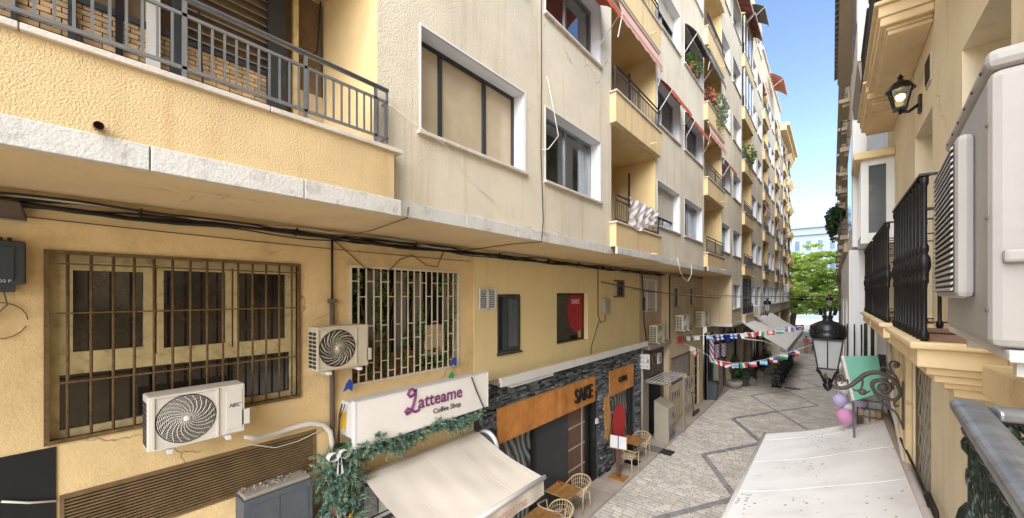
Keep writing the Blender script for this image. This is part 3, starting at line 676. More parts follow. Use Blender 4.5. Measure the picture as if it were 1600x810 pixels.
# blind window over the brown shop, and small windows over the graffiti
W6 = MB(); frame_rect(W6, WX - .1, WX - .02, 14.55, 16.15, 5.0, 6.3, .06); W6.box(WX - .1, WX - .02, 15.1, 15.17, 5.06, 6.24); W6 = W6.build('shutter_window', 'white_paint', A); reveal(MB(), WX, .14, 14.55, 16.15, 5.0, 6.3).build('reveal', 'white_reveal', W6)
MB().box(WX - .09, WX - .08, 14.6, 16.1, 5.05, 6.25).build('pane', 'dark_glass', W6)
for i in range(22): MB().box(WX - .075, WX - .055, 15.18, 16.08, 6.2 - i * .053, 6.248 - i * .053).build('shutter_slat', 'ledge', W6)
for i in range(13): MB().box(WX - .075, WX - .055, 14.62, 15.09, 6.2 - i * .053, 6.248 - i * .053).build('shutter_slat', 'ledge', W6)
for a, b in ((17.3, 18.6), (19.8, 21.0)):
    w_ = MB(); frame_rect(w_, GX - .2, GX - .14, a, b, 5.1, 6.02, .05); w_.box(GX - .2, GX - .14, (a + b) / 2 - .03, (a + b) / 2 + .03, 5.15, 5.97); w_ = w_.build('window', 'white_paint', A); reveal(MB(), GX, .2, a, b, 5.1, 6.05).build('reveal', 'tan_wall', w_); MB().box(GX - .19, GX - .18, a, b, 5.1, 6.02).build('pane', 'dark_glass', w_)
# graffiti shop: slatted opening, door, scrawls
w_ = MB(); frame_rect(w_, GX - .12, GX - .02, 17.0, 20.0, 1.75, 2.95, .05); w_ = w_.build('shop_opening', 'brown_panel', A); MB().box(GX - .16, GX - .13, 17, 20, 1.75, 2.95).build('backing', 'dark_brown', w_); reveal(MB(), GX, .16, 17, 20, 1.75, 2.95).build('reveal', 'beige_wall', w_)
for i in range(14): MB().box(GX - .1, GX - .06, 17.1 + i * .205, 17.1 + i * .205 + .13, 1.8, 2.9).build('shutter_slat', 'concrete', w_)
w_ = MB().box(GX - .15, GX - .1, 20.7, 21.5, .05, 2.9).build('side_door', 'dark_in', A); reveal(MB(), GX, .14, 20.7, 21.5, .05, 2.9).build('reveal', 'beige_wall', w_)
for i in range(5): MB().box(GX - .09, GX - .06, 20.72, 21.48, .5 + i * .5, .54 + i * .5).build('bar', 'grey_metal', w_)
def scribble(y0, y1, z0, z1, n_, seed, m_, r_=.012, up=.5):
    rg = random.Random(seed); mb = MB(); y_ = y0
    while y_ < y1:
        h_ = (z1 - z0); pts = []
        cy = y_
        for i in range(7): pts.append((GX + .004, cy + rg.uniform(-.05, .16) * h_ * 1.5, z0 + h_ * rg.choice([0, .2, .5, .8, 1]) + rg.uniform(-.03, .03)))
        sm_ = []
        for i in range(len(pts) - 1):
            a, b = Vector(pts[i]), Vector(pts[i + 1])
            for t in range(3): sm_.append(a.lerp(b, t / 3) + Vector((0, .02 * math.sin(t * 2), .02 * math.cos(t * 3))))
        mb.tube(sm_, r_, 4); y_ += h_ * .75
    return mb.build('graffiti', m_, A)
scribble(17.2, 18.4, 1.05, 1.45, 3, 3, 'f_navy', .014); scribble(18.9, 20.3, 1.1, 1.65, 3, 5, 'f_navy', .015); scribble(17.9, 20.2, 3.95, 4.2, 5, 8, 'brown_panel', .012); scribble(17.9, 20.6, 3.45, 3.75, 5, 9, 'brown_panel', .012); scribble(17.3, 20.4, .25, .75, 3, 12, 'cabinet', .03)

# ------------------------------------------------------------------ Latteame coffee shop
LX = -5.12
a = PX(556, 628, LX); b = PX(762, 585, LX); y0, y1 = a.y, b.y
z1, z0 = 4.18, 3.54
S = thing('box_sign', 'white lightbox sign reading Latteame Coffee Shop above the cafe awning', 'sign', (WX, (y0 + y1) / 2, z0))
MB().box(LX - .09, LX, y0, y1, z0, z1).build('face_panel', 'sign_white', S, bevel=.01)
f = MB(); frame_rect(f, LX - .1, LX + .006, y0 - .012, y1 + .012, z0 - .012, z1 + .012, .012); f.build('edge_trim', 'white_pvc', S)
MB().box(WX, LX - .1, y0 + .03, y1 - .03, z0 + .08, z1 - .05).build('case', 'white_paint', S, bevel=.01)
u = (0, 1, 0); v = (0, 0, 1)
def SY(px): return PX(px, 600, LX).y
text('atteame', 'purple', S, (LX + .012, SY(653), 3.86), u, v, .3, .004, .003, name='lettering', sx=.98)
text('Coffee Shop', 'text_grey', S, (LX + .012, SY(676), 3.70), u, v, .125, .003, .0008, name='lettering')
yL = SY(634)
Lp = [(.19, .36), (.15, .40), (.09, .39), (.06, .33), (.10, .28), (.17, .30), (.21, .37), (.20, .26), (.16, .14), (.11, .05), (.04, .02), (.01, .07), (.06, .11), (.13, .07), (.20, .02), (.27, .04), (.28, .10)]
MB().tube([(LX + .012, yL - .03 + q[0] * 1.0, 3.80 + q[1] * 1.0) for q in Lp], .02, 6).build('initial_letter', 'purple', S, smooth=True)
c_ = MB(); c_.tube([(LX - .35, y0 - .02, 4.1), (LX - .3, y0 - .08, 4.0), (LX - .32, y0 - .1, 3.6), (LX - .4, y0 - .05, 3.4)], .012); c_.tube([(LX - .25, y0 - .03, 4.12), (LX - .28, y0 - .1, 3.9), (LX - .35, y0 - .06, 3.45)], .008); c_.build('sign_cable', 'cable', S)
MB().box(LX - .36, LX - .33, y0 - .06, y0 + .028, 3.75, 3.98).build('warning_tag', 'f_yellow', S)
# hanging black cable over sign and awning
# fir garland
G = thing('fir_garland', 'green frosted fir garland hung round the coffee shop front', 'garland', (WX + .1, 3, 2.5))
gm = [MB(), MB()]
def sprig(c, d, L_, n_=22):       # one bottle-brush branch tip of short needles
    c = Vector(c); d = Vector(d).normalized(); sd_ = d.cross(Vector((.3, .2, 1))).normalized(); u2 = d.cross(sd_); m_ = gm[0 if rng.random() < .62 else 1]
    for i in range(n_):
        t = i / n_; a = i * 2.4; q = c + d * L_ * t; o = (sd_ * math.cos(a) + u2 * math.sin(a)) * (.045 - .02 * t) + d * .035; w_ = o.cross(d).normalized() * .006
        m_.add([q - w_, q + w_, q + o + w_ * .6, q + o - w_ * .6], [(0, 1, 2, 3)])
def tuft(c, n_, L_):
    for i in range(n_): sprig(c, (rng.uniform(-.1, 1), rng.gauss(0, .75), rng.gauss(-.25, .65)), L_ * rng.uniform(.7, 1.3))
ya = PX(505, 720, -5.45).y
for i in range(260):
    t = i / 260; tuft((-5.27 + rng.uniform(-.1, .14), y0 - .05 + (y1 - y0) * t, 3.47 + rng.uniform(-.14, .1) + .05 * math.sin(t * 14)), 3, .13)
for i in range(330):
    t = i / 330; zz = 3.45 - t * 2.3
    tuft((-5.45 + rng.uniform(-.05, .2), ya + .24 + rng.gauss(0, .15) - .12 * t, zz), 4, .15)
core = MB()
core.tube([(-5.3, y0 - .05, 3.46), (-5.3, y1, 3.44)], .12, 8); core.tube([(-5.45, ya + .3, 3.5), (-5.42, ya + .2, 2.3), (-5.42, ya + .12, 1.15)], .16, 8)
core.build('core', 'leaf_dark', G); gm[0].build('needles', 'fir', G); gm[1].build('frosted_needles', 'fir_warm', G)
bw = thing('ribbon_bow', 'white ribbon bow tied at the top corner of the fir garland', 'bow', PX(529, 715, -5.28))
B0 = PX(529, 712, -5.22)
def loop(sgn):
    m_ = MB(); k = 10; pr_ = None
    for i in range(k + 1):
        t = i / k * 2 * math.pi; y_ = sgn * (.075 - .075 * math.cos(t)); z_ = .055 * math.sin(t) * (1 if sgn > 0 else -1); w_ = .03 + .02 * math.sin(t / 2)
        q = [B0 + Vector((-w_, y_, z_)), B0 + Vector((w_, y_, z_))]
        if pr_: m_.add([pr_[0], pr_[1], q[1], q[0]], [(0, 1, 2, 3)])
        pr_ = q
    return m_.build('bow_loop', 'f_white', bw, smooth=True)
loop(1); loop(-1); MB().box(B0.x - .035, B0.x + .035, B0.y - .025, B0.y + .025, B0.z - .025, B0.z + .025).build('knot', 'f_white', bw, bevel=.01)
for s_ in (-1, 1): MB().plate([B0 + Vector((.03, -.01, 0)), B0 + Vector((.03, s_ * .02 - .03, -.27)), B0 + Vector((.03, s_ * .02 + .04, -.25)), B0 + Vector((.03, .02, 0))], .004).build('ribbon_tail', 'f_white', bw)
# retractable awning of the coffee shop
AX = -5.4
pbl, pbr = PX(567, 738, AX), PX(748, 681, AX)
yb0, yb1 = pbl.y, pbr.y; zb = (pbl.z + pbr.z) / 2
fr = PY(848, 745, yb1); fx_, fz = fr.x, fr.z
CA = thing('cafe_awning', 'cream retractable fabric awning under the coffee shop sign', 'awning', (AX, (yb0 + yb1) / 2, fz))
fa = MB(); NY, NXs = 44, 14
def apt(i, j, d=0):
    t, s_ = i / NY, j / NXs
    sg = -.06 * math.sin(math.pi * s_) * (1 + .25 * math.sin(t * 9)) + .004 * math.sin(t * 37 + s_ * 4) * math.sin(math.pi * s_) + .01 * math.sin(t * 15 - s_ * 8) * s_ * (1 - s_) * 3
    return (AX + (fx_ - AX) * s_, yb0 + (yb1 - yb0) * t, zb + (fz - zb) * s_ + sg - d)
vs = [apt(i, j) for i in range(NY + 1) for j in range(NXs + 1)] + [apt(i, j, .006) for i in range(NY + 1) for j in range(NXs + 1)]
o_ = (NY + 1) * (NXs + 1); ff = []
for i in range(NY):
    for j in range(NXs):
        a = i * (NXs + 1) + j; ff.append((a, a + 1, a + NXs + 2, a + NXs + 1)); ff.append((o_ + a, o_ + a + NXs + 1, o_ + a + NXs + 2, o_ + a + 1))
fa.add(vs, ff); fa.build('fabric', 'fabric_cream', CA, smooth=True)
for i in (9, 20, 31, 41): MB().tube([Vector(apt(i, j)) + Vector((0, 0, .002)) for j in range(NXs + 1)], .0018, 4).build('seam', 'fabric_cream', CA)
MB().tube([(fx_ + .02, yb0 - .03, fz - .01), (fx_ + .02, yb1 + .03, fz - .01)], .04, 10).build('front_bar', 'white_paint', CA, smooth=True)
vl = MB(); k = 30
for i in range(k):
    a, b = yb0 + (yb1 - yb0) * i / k, yb0 + (yb1 - yb0) * (i + 1) / k
    x0_, x1_ = (fx_ + .03 + .012 * math.sin(q * .8) for q in (i, i + 1))
    vl.add([(x0_, a, fz - .03), (x1_, b, fz - .03), (x1_ + .01, b, fz - .3), (x0_ + .01, a, fz - .3)], [(0, 1, 2, 3)])
vl.build('valance', 'fabric_cream', CA, smooth=True)
text('Latteame', 'toldo_pink', CA, (fx_ + .062, yb1 - 1.35, fz - .24), u, v, .22, .001)
for yy in (yb0 + .3, yb1 - .3): MB().tube([(AX + .1, yy, zb - .15), ((AX + fx_) / 2, yy + .25, (zb + fz) / 2 - .3), (fx_, yy, fz - .04)], .025).build('folding_arm', 'white_paint', CA)
MB().box(AX - .16, AX - .02, yb0 - .02, yb1 + .02, zb - .1, zb - .01).build('cassette', 'fabric_cream', CA, bevel=.02)
cb = MB().tube([PX(737, 590, LX + .02), PX(745, 612, LX + .03), PX(757, 640, LX + .02), PX(770, 670, -5.3), PX(783, 700, -5.15), PX(800, 722, -4.9), PY(820, 738, yb1 - .05), PY(850, 757, yb1 + .06)], .012).build('hanging_cable', 'cable'); tag(cb, 'black cable hanging from the box sign down over the cafe awning', 'cable')
# shop front of the cafe below the awning
CF = MB(); frame_rect(CF, WX - .1, WX - .02, 3.05, 5.7, .05, 2.75, .08); CF.box(WX - .1, WX - .02, 3.98, 4.06, .13, 2.67); CF.box(WX - .1, WX - .02, 3.13, 5.62, 2.0, 2.06); CF = CF.build('shop_front', 'charcoal', A)
for a, b in ((3.13, 3.98), (4.06, 5.62)): MB().box(WX - .07, WX - .06, a, b, .13, 2.0).build('pane', 'clear_glass', CF); MB().box(WX - .07, WX - .06, a, b, 2.06, 2.67).build('pane', 'clear_glass', CF)
reveal(MB(), WX, .1, 3.05, 5.7, .05, 2.75).build('reveal', 'ochre_wall', CF); MB().box(WX - .9, WX - .88, 2.9, 5.9, 0, 2.9).build('room_back', 'cabinet', CF); MB().box(WX - .6, WX - .3, 3.1, 5.6, .05, 1.1).build('counter', 'table_wood', CF)
MB().box(WX - .045, WX - .04, 3.4, 3.75, 2.15, 2.5).build('white_notice', 'f_white', CF); MB().box(WX - .045, WX - .04, 3.3, 3.9, 2.02, 2.12).build('white_notice', 'f_white', CF)
d_ = MB(); d_.tube([(WX - .03, 3.5 + .2 * math.cos(t * .314), 1.85 + .12 * math.sin(t * .314)) for t in range(20)], .018, 5, closed=True); d_.build('sticker', 'f_sky', CF)
for i in range(5): MB().lathe([(.03, 0), (.045, .05), (.05, .12), (.04, .16)], (WX - .45, 3.3 + i * .12, 1.1), 8).build('glass_jar', 'clear_glass', CF)
fl = thing('flower_bunch', 'small bunch of pink and orange flowers at the foot of the garland', 'flowers', PX(522, 805, -5.3))
for i, m_ in enumerate(('b_pink', 'toldo_red', 'b_white', 'b_pink', 'f_yellow')):
    MB().leaves(PX(512 + i * 9, 806 - (i % 2) * 5, -5.22), (.03, .03, .025), 22, .02).build('blossom', m_, fl)
# round blade sign
pc = PX(772, 692, -5.25)
RS = thing('round_sign', 'round grey sign with a white rim on the wall beside the garland', 'sign', (WX, pc.y, pc.z))
mx = Matrix.Rotation(R(90), 3, 'X')
MB().lathe([(.0, -.05), (.27, -.05), (.27, .05), (.0, .05)], (-5.35, 5.62, 2.65), 28, mx).build('disc', 'grey_metal', RS, smooth=False)
MB().tube([(-5.35 + .28 * math.cos(t * .2244), 5.62, 2.65 + .28 * math.sin(t * .2244)) for t in range(28)], .045, 6, closed=True).build('rim', 'white_pvc', RS, smooth=True)
MB().box(WX + .0, -5.55, 5.59, 5.65, 2.57, 2.73).build('arm', 'white_paint', RS)

# ------------------------------------------------------------------ SAKE restaurant front
SX = WX + .05
K = MB().box(WX, WX + .34, 5.93, 14.15, 3.80, 3.86).build('canopy_shelf', 'concrete', A)
for i in range(5): MB().box(WX + .3, WX + .38, 5.93 + i * 1.646, 5.93 + (i + 1) * 1.646 - .006, 3.78, 3.96).build('shelf_fascia', 'white_paint', K, bevel=.005)
MB().box(WX + .02, WX + .34, 6.3, 7.9, 3.70, 3.78).build('awning_cassette', 'white_paint', K)
shop = MB(); open_ = [(6.3, 10.72, 0, 2.75), (11.75, 13.6, 0, 2.75)]
wall_x(shop, SX, 5.7, 14.1, 0, 3.8, open_); SK = shop.build('slate_cladding', 'slate', A)
stn = MB(); z = .02
while z < 3.76:
    h_ = rng.uniform(.03, .06); y = 5.72
    while y < 14.08:
        w_ = rng.uniform(.1, .32)
        if not any(a - .02 < y + w_ and y < b + .02 and c < z + .02 and z < d for a, b, c, d in open_):
            stn.box(SX - .01, SX + rng.choice([.01, .02, .035, .05, .075]) + rng.uniform(0, .01), y, min(y + w_ - .004, 14.09), z, z + h_ - .004)
        y += w_
    z += h_
stuff(stn.build('ledger_stones', 'slate', SK))
rv = MB(); reveal(rv, SX, .25, 6.3, 10.72, .02, 2.75); reveal(rv, SX, .12, 11.75, 13.6, .02, 2.75); rv.build('reveal', 'charcoal', SK)
DR = MB().box(WX - .25, WX - .2, 6.3, 10.72, 0, 2.75).build('entrance', 'black', A)
MB().box(SX - .2, SX - .12, 6.32, 7.5, .05, 2.72).build('mural_panel', 'swirl', DR)
MB().box(SX - .1, SX - .02, 7.5, 7.62, .02, 2.73).build('post', 'black', DR)
MB().box(SX - .16, SX - .08, 7.63, 9.2, .02, 2.73).build('grey_panel', 'charcoal', DR, bevel=.01)
for i in range(8): MB().box(SX - .17, SX - .12, 9.22 + i * .12, 9.22 + i * .12 + .116, .03, 2.72).build('door_plank', 'door_wood', DR)
for zz in (.7, 1.3, 1.9, 2.5): MB().box(SX - .12, SX - .095, 9.22, 10.16, zz, zz + .035).build('door_rail', 'cabinet', DR)
MB().box(SX - .12, SX - .09, 9.98, 10.01, .05, 2.7).build('door_stile', 'cabinet', DR)
MB().box(SX - .17, SX - .12, 10.2, 10.6, .03, 2.72).build('door_side', 'black', DR); MB().box(SX - .1, SX - .02, 10.5, 10.7, .02, 2.73).build('post', 'black', DR)
MB().box(SX + .0, SX + .06, 10.62, 10.74, 1.75, 1.9).build('lamp_switch_box', 'white_pvc', DR)
MB().box(SX - .14, SX - .1, 11.75, 13.6, 0, 2.75).build('side_mural', 'swirl', SK)
k = 36; rd = MB().plate([(SX - .03, 12.42 + .5 * math.cos(2 * math.pi * i / k), 1.32 + .62 * math.sin(2 * math.pi * i / k)) for i in range(k)], .03).build('red_disc', 'f_red', SK)
MB().box(SX - .099, SX - .05, 13.2, 13.58, .02, 2.7).build('post', 'black', SK)
def plank_board(name, label, y0, y1, z0, z1, n_):
    t = thing(name, label, 'sign', (SX, (y0 + y1) / 2, z0)); L_ = (y1 - y0) / n_
    for i in range(n_): MB().box(SX + .06, SX + .1 + rng.uniform(-.002, .002), y0 + i * L_ + .002, y0 + (i + 1) * L_ - .002, z0, z1).build('plank', 'orange_wood', t)
    MB().box(SX + .03, SX + .059, y0 + .03, y1 - .03, z0 + .03, z1 - .03).build('backing', 'black', t)
    MB().box(SX + .04, SX + .11, y0, y1, z1 + .001, z1 + .02).build('cap', 'table_wood', t)
    return t
Q = SX + .1
a = PX(778, 639, Q); b = PX(930, 587, Q)
t = plank_board('wooden_sign_board', 'wide orange wooden plank sign reading SAKE over the entrance', a.y, b.y, 2.50, 3.24, 30)
y_s = PX(897, 600, Q).y; text('SAKE', 'black', t, (Q + .03, y_s, 2.68), u, v, .56, .03, 0, sx=(b.y - .02 - y_s) / (.56 * 2.72))
a = PX(953, 577, Q); b = PX(990, 567, Q)
t = plank_board('wooden_sign_board', 'smaller square orange wooden sign board with tiny dark letters', a.y, b.y, 2.42, 3.22, 12)
text('CABA', 'black', t, (Q + .02, a.y + .62, 2.76), u, v, .26, .02, .004)
dw = thing('driftwood', 'rough vertical driftwood branch bundle fixed to the slate wall', 'decoration', (SX + .06, 11.4, 1.2))
for i in range(7):
    yy = 11.12 + i * .045; m_ = MB(); pts = [(SX + .07 + rng.uniform(-.01, .02), yy + rng.uniform(-.05, .05) + .03 * math.sin(j), 1.1 + j * .28 + rng.uniform(-.08, .08)) for j in range(6)]
    m_.tube(pts, [.02, .035, .04, .038, .03, .012], 5); m_.build('branch', 'table_wood', dw)
# pole between the shops
MB().tube([(WX + .12, 14.2, 0), (WX + .12, 14.2, 3.8)], .05, 8).build('downpipe', 'cabinet', A, smooth=True)
# ------------------------------------------------------------------ brown shop and graffiti neighbour
BR = MB().box(WX - .02, WX + .1, 14.3, 16.68, 2.45, 3.62).build('brown_fascia', 'brown_panel', A)
MB().box(WX, WX + .42, 14.22, 16.69, 3.62, 3.78).build('ledge', 'concrete', BR)
MB().box(WX - .3, WX - .2, 14.3, 16.68, 0, 2.45).build('dark_entrance', 'dark_in', BR)
mb = MB(); reveal(mb, WX + .1, .3, 14.3, 16.68, .02, 2.45); mb.build('reveal', 'brown_panel', BR)
for i in range(9): MB().box(WX + .02, WX + .05, 15.2 + i * .15, 15.2 + i * .15 + .03, .02, 2.44).build('gate_bar', 'black_iron', BR)
MB().box(WX - .1, WX + .08, 14.32, 15.0, .02, 2.44).build('pillar', 'concrete', BR); MB().tube([(WX + .11, 15.5 + .22 * math.cos(t * .3), 3.1 + .22 * math.sin(t * .3)) for t in range(17)], .015, 5).build('emblem', 'cabinet', BR)
w_ = thing('intercom_box', 'small white electric box on the brown shop fascia', 'box', (WX + .1, 16, 2.9)); MB().box(WX + .1, WX + .17, 15.85, 16.2, 2.85, 3.3).build('box_case', 'white_pvc', w_, bevel=.01); MB().box(WX + .171, WX + .18, 15.97, 16.08, 2.93, 3.15).build('slot', 'text_grey', w_)
# pegboard light sign (faces up the street)
t = thing('perforated_sign', 'square white perforated panel sign projecting beside the pergola slats', 'sign', (WX + .1, 14.25, 2.7))
pa = PY(991, 552, 14.1); pb = PY(1015, 578, 14.1)
MB().box(pa.x, pb.x, 14.08, 14.16, pb.z, pa.z).build('panel', 'f_white', t, bevel=.01)
for i in range(4):
    for j in range(4): MB().box(pa.x + .08 + i * (pb.x - pa.x - .16) / 3 - .014, pa.x + .08 + i * (pb.x - pa.x - .16) / 3 + .014, 14.068, 14.079, pb.z + .08 + j * .165, pb.z + .11 + j * .165).build('hole', 'text_grey', t)
MB().box(pb.x - .07, pb.x - .03, 14.066, 14.079, pb.z + .25, pb.z + .38).build('red_mark', 'red', t)
# pergola of metal slats
pg = thing('slat_pergola', 'small pergola of pale metal slats over the brown shop doorway', 'pergola', (WX + .1, 15.5, 2.3))
x1_ = WX + .95
MB().box(WX + .1, x1_ + .1, 14.6, 14.68, 2.3, 2.4).build('beam', 'concrete', pg); MB().box(WX + .1, x1_ + .1, 16.62, 16.70, 2.28, 2.4).build('beam', 'cabinet', pg)
for i in range(6): MB().box(WX + .16 + i * .15, WX + .2 + i * .15, 14.45, 17.0 - .02 * i, 2.401, 2.425).build('slat', 'white_paint', pg)
for yy in (16.62,): MB().box(x1_ - .07, x1_ + .01, yy, yy + .08, 0, 2.279).build('post', 'concrete', pg)
cbn = thing('utility_cabinet', 'beige slope-topped utility cabinet with graffiti under the pergola', 'cabinet', (-5.1, 15.6, 0))
c0 = PZ(1022, 694); cx, cy = -5.05, 15.5
MB().hexa([(cx - .3, cy - .4, 0), (cx + .25, cy - .4, 0), (cx + .25, cy + .4, 0), (cx - .3, cy + .4, 0), (cx - .3, cy - .4, 1.55), (cx + .25, cy - .4, 1.3), (cx + .25, cy + .4, 1.3), (cx - .3, cy + .4, 1.55)]).build('body', 'cabinet', cbn, bevel=.015)
MB().box(cx + .251, cx + .262, cy - .36, cy + .36, .08, .62).build('lower_panel', 'concrete', cbn); MB().box(cx + .251, cx + .265, cy + .12, cy + .2, .85, 1.05).build('slot', 'black', cbn)
m_ = MB(); rg = random.Random(4); m_.tube([(cx + .265, cy - .28 + i * .045, .3 + .14 * rg.uniform(-1, 1)) for i in range(13)], .014, 4); m_.build('graffiti', 'f_navy', cbn)
# ------------------------------------------------------------------ wall equipment: air conditioners, boxes, pipes, cables
def ac_unit(label, y0, y1, z0, z1, X, depth=.3, m='ac_white', logo=None, rings=True, seed=0):
    t = thing('air_conditioner', label, 'air conditioner', (X - depth / 2, (y0 + y1) / 2, z0), 'air conditioner units on the left walls')
    MB().box(X - depth, X, y0, y1, z0, z1).build('casing', m, t, bevel=.015)
    W_, H_ = y1 - y0, z1 - z0; cy = y0 + W_ * .37; cz = (z0 + z1) / 2; r_ = min(W_ * .33, H_ * .43)
    q = MB(); q.plate([(X + .004, cy + (r_ + .015) * math.cos(i * math.pi / 16) , cz + (r_ + .015) * math.sin(i * math.pi / 16)) for i in range(32)], .003); q.build('fan_opening', 'ac_dark', t)
    f = MB(); frame_rect(f, X, X + .014, cy - r_ - .035, cy + r_ + .035, cz - r_ - .035, cz + r_ + .035, .018); f.build('grille_frame', m, t)
    w_ = MB()
    if rings:
        for k in range(1, 15): rr = r_ * (.16 + .84 * k / 14); w_.tube([(X + .014, cy + rr * math.cos(i * math.pi / 14), cz + rr * math.sin(i * math.pi / 14)) for i in range(28)], .0022, 3, closed=True)
        for k in range(22):
            a0 = k * 2 * math.pi / 22; w_.tube([(X + .015, cy + r_ * s_ * math.cos(a0 + 1.1 * s_), cz + r_ * s_ * math.sin(a0 + 1.1 * s_)) for s_ in (.15, .36, .57, .78, 1.0)], .0035, 4)
    else:
        for k in range(9):
            a0 = k * 2 * math.pi / 9
            for o in (-.17, 0, .17): w_.tube([(X + .014, cy + r_ * s_ * math.cos(a0 + o * (1 + s_) + .5 * math.sin(4 * s_)), cz + r_ * s_ * math.sin(a0 + o * (1 + s_) + .5 * math.sin(4 * s_))) for s_ in (.14, .3, .5, .7, .88, 1.0)], .0032, 4)
    w_.build('fan_guard', m, t)
    MB().lathe([(.0, 0), (r_ * .15, 0), (r_ * .13, .012), (0, .014)], (X + .012, cy, cz), 14, Matrix.Rotation(R(90), 3, 'Y')).build('hub', m, t, smooth=True)
    MB().box(X, X + .006, y0 + W_ * .78, y1 - .03, z0 + H_ * .1, z1 - H_ * .12).build('service_panel', m, t, bevel=.003)
    g_ = MB()
    for i in range(9):
        for j in range(2): g_.box(X - depth + .04 + j * .12, X - depth + .14 + j * .12, y0 - .004, y0 + .002, z0 + .04 + i * (H_ - .1) / 9, z0 + .04 + i * (H_ - .1) / 9 + .04)
    g_.build('side_vent', 'ac_dark', t)
    for yy in (y0 + W_ * .2, y1 - W_ * .2): b_ = MB(); b_.box(X - depth - .12, X + .05, yy - .02, yy + .02, z0 - .045, z0 - .005); b_.build('bracket', 'white_paint', t)
    MB().box(X - .06, X - .0, y0 + W_ * .9, y1 + .045, z0 + .08, z0 + .25).build('valve_cover', m, t)
    if logo: text(logo, 'text_grey', t, (X + .008, y0 + W_ * .81, z0 + H_ * .55), (0, 1, 0), (0, 0, 1), .06, .002, .001, .35, sx=.9)
    return t
AXF = -5.22
a = PX(230, 648, AXF); b = PX(383, 620, AXF)
ac_unit('white air conditioner unit marked HEC below the rusty barred window', a.y, b.y, 4.12, 4.67, AXF, logo='HEC')
a = PX(496, 517, AXF); b = PX(576, 510, AXF)
ac_unit('white air conditioner with wavy fan guard beside the plant-filled white grille', a.y, b.y, 4.66, 5.26, AXF, m='ac_old', rings=False)
a = PX(1010, 500, WX + .42)
ac_unit('beige air conditioner standing on the ledge over the brown shop fascia', 14.95, 15.85, 3.80, 4.5, WX + .42, m='ac_old')
ac_unit('air conditioner with round fan above the black graffiti scrawls', 17.35, 18.4, 3.88+.25, 4.7+.1, GX + .38, m='ac_white', seed=1)
ac_unit('air conditioner mounted where the graffiti wall meets the recess corner', 20.55, 21.7, 4.1, 4.85, GX + .5, depth=.42, m='ac_old')
t = ac_unit('air conditioner hung on the far facade behind the bracket street lamp', 47.5, 48.5, 5.9, 6.7, FX + .6, depth=.4)
ac_unit('air conditioner under the street lamp bracket on the cream block', 28.55, 29.8, 4.3, 5.0, FX + .42)

def simple(name, label, cat, mb, m, bevel=0, smooth=False, group=None):
    return tag(mb.build(name, m, bevel=bevel, smooth=smooth), label, cat, group)
# telecom boxes at far left
t = thing('junction_box', 'charcoal telecom junction box with cables at the left of the barred window', 'box', (WX, -.3, 5.7))
b = PX(40, 378, WX + .12); c = PX(40, 448, WX + .12)
MB().box(WX, WX + .12, -.75, b.y, c.z + .02, b.z).build('case', 'charcoal', t, bevel=.012); MB().box(WX + .121, WX + .13, -.75, b.y - .06, c.z + .06, b.z - .05).build('lid', 'charcoal', t, bevel=.006)
for i in range(6): MB().box(WX + .03, WX + .1, b.y - .35 + i * .05, b.y - .325 + i * .05, b.z + .0005, b.z + .03).build('clip', 'black', t)
MB().box(WX + .02, WX + .1, -.6, b.y - .06, c.z - .05, c.z + .019).build('gland', 'charcoal', t)
text('O2 P', 'f_white', t, (WX + .133, b.y - .15, c.z + .035), (0, 1, 0), (0, 0, 1), .035, .001)
w_ = MB()
for i in range(4): w_.tube([(WX + .06, b.y - .12 - i * .04, c.z - .04), (WX + .05, b.y - .1 - i * .05, c.z - .16), (WX + .03, b.y - .2 - i * .06, c.z - .3 - i * .03), (WX + .01, b.y - .5, c.z - .38 - .04 * i)], .006, 5)
w_.tube([(WX + .02, b.y - .1 + .16 * math.cos(i * .35) - .05, c.z - .3 + .16 * math.sin(i * .35)) for i in range(18)], .004, 4); w_.build('wire', 'cable_tan', t)
t = thing('splice_box', 'brown flat cable splice box under the soffit at the left edge', 'box', (WX, -.3, 6.4))
a = PX(43, 345, WX + .1)
MB().hexa([(WX + .01, -.8, a.z + .03), (WX + .14, -.8, a.z + .0), (WX + .14, a.y, a.z - .02), (WX + .01, a.y, a.z + .03), (WX + .01, -.8, a.z + .22), (WX + .14, -.8, a.z + .18), (WX + .14, a.y - .04, a.z + .15), (WX + .01, a.y - .04, a.z + .19)]).build('case', 'brown_panel', t, bevel=.012); MB().bar((WX + .15, -.8, a.z + .005), (WX + .15, a.y, a.z - .015), .012, .012).build('edge_strip', 'alu', t)
# cables under the soffit
def cable(label, pts, r_=.012, m_='cable', group=None): return tag(MB().tube(pts, r_, 6).build('cable', m_, smooth=True), label, 'cable', group)
cb = thing('cable_bundle', 'bundle of dark cables clipped along the wall under the soffit', 'cables', (WX, 8, 6.5))
for i in range(9):
    pts = []; y = -3.0; ph = rng.uniform(0, 6); x_ = WX + .03 + rng.uniform(0, .07); zo = rng.uniform(-.05, .05)
    while y < (16.6 if i < 6 else 22):
        x2 = x_ + (.0 if y < 16.6 else .34)
        pts.append((x2, y, 6.53 + zo - .003 * y * 0 + .02 * math.sin(y * 1.7 + ph) + .015 * math.sin(y * 4.1 + 2 * ph))); y += .35
    MB().tube(pts, rng.choice([.008, .012, .016]), 5).build('strand', 'cable' if i != 2 else 'cable_white', cb, smooth=True)
for i in range(9): MB().box(WX, WX + .11, .6 + i * 1.8 + .3 * math.sin(i * 5) - .005, .6 + i * 1.8 + .3 * math.sin(i * 5) + .005, 6.49, 6.59).build('clip', 'cable', cb)
cable('thin wire drooping below the cable bundle across the ochre wall', sag((WX + .02, -1, 6.42), (WX + .02, 5.4, 6.36), .03), .005)
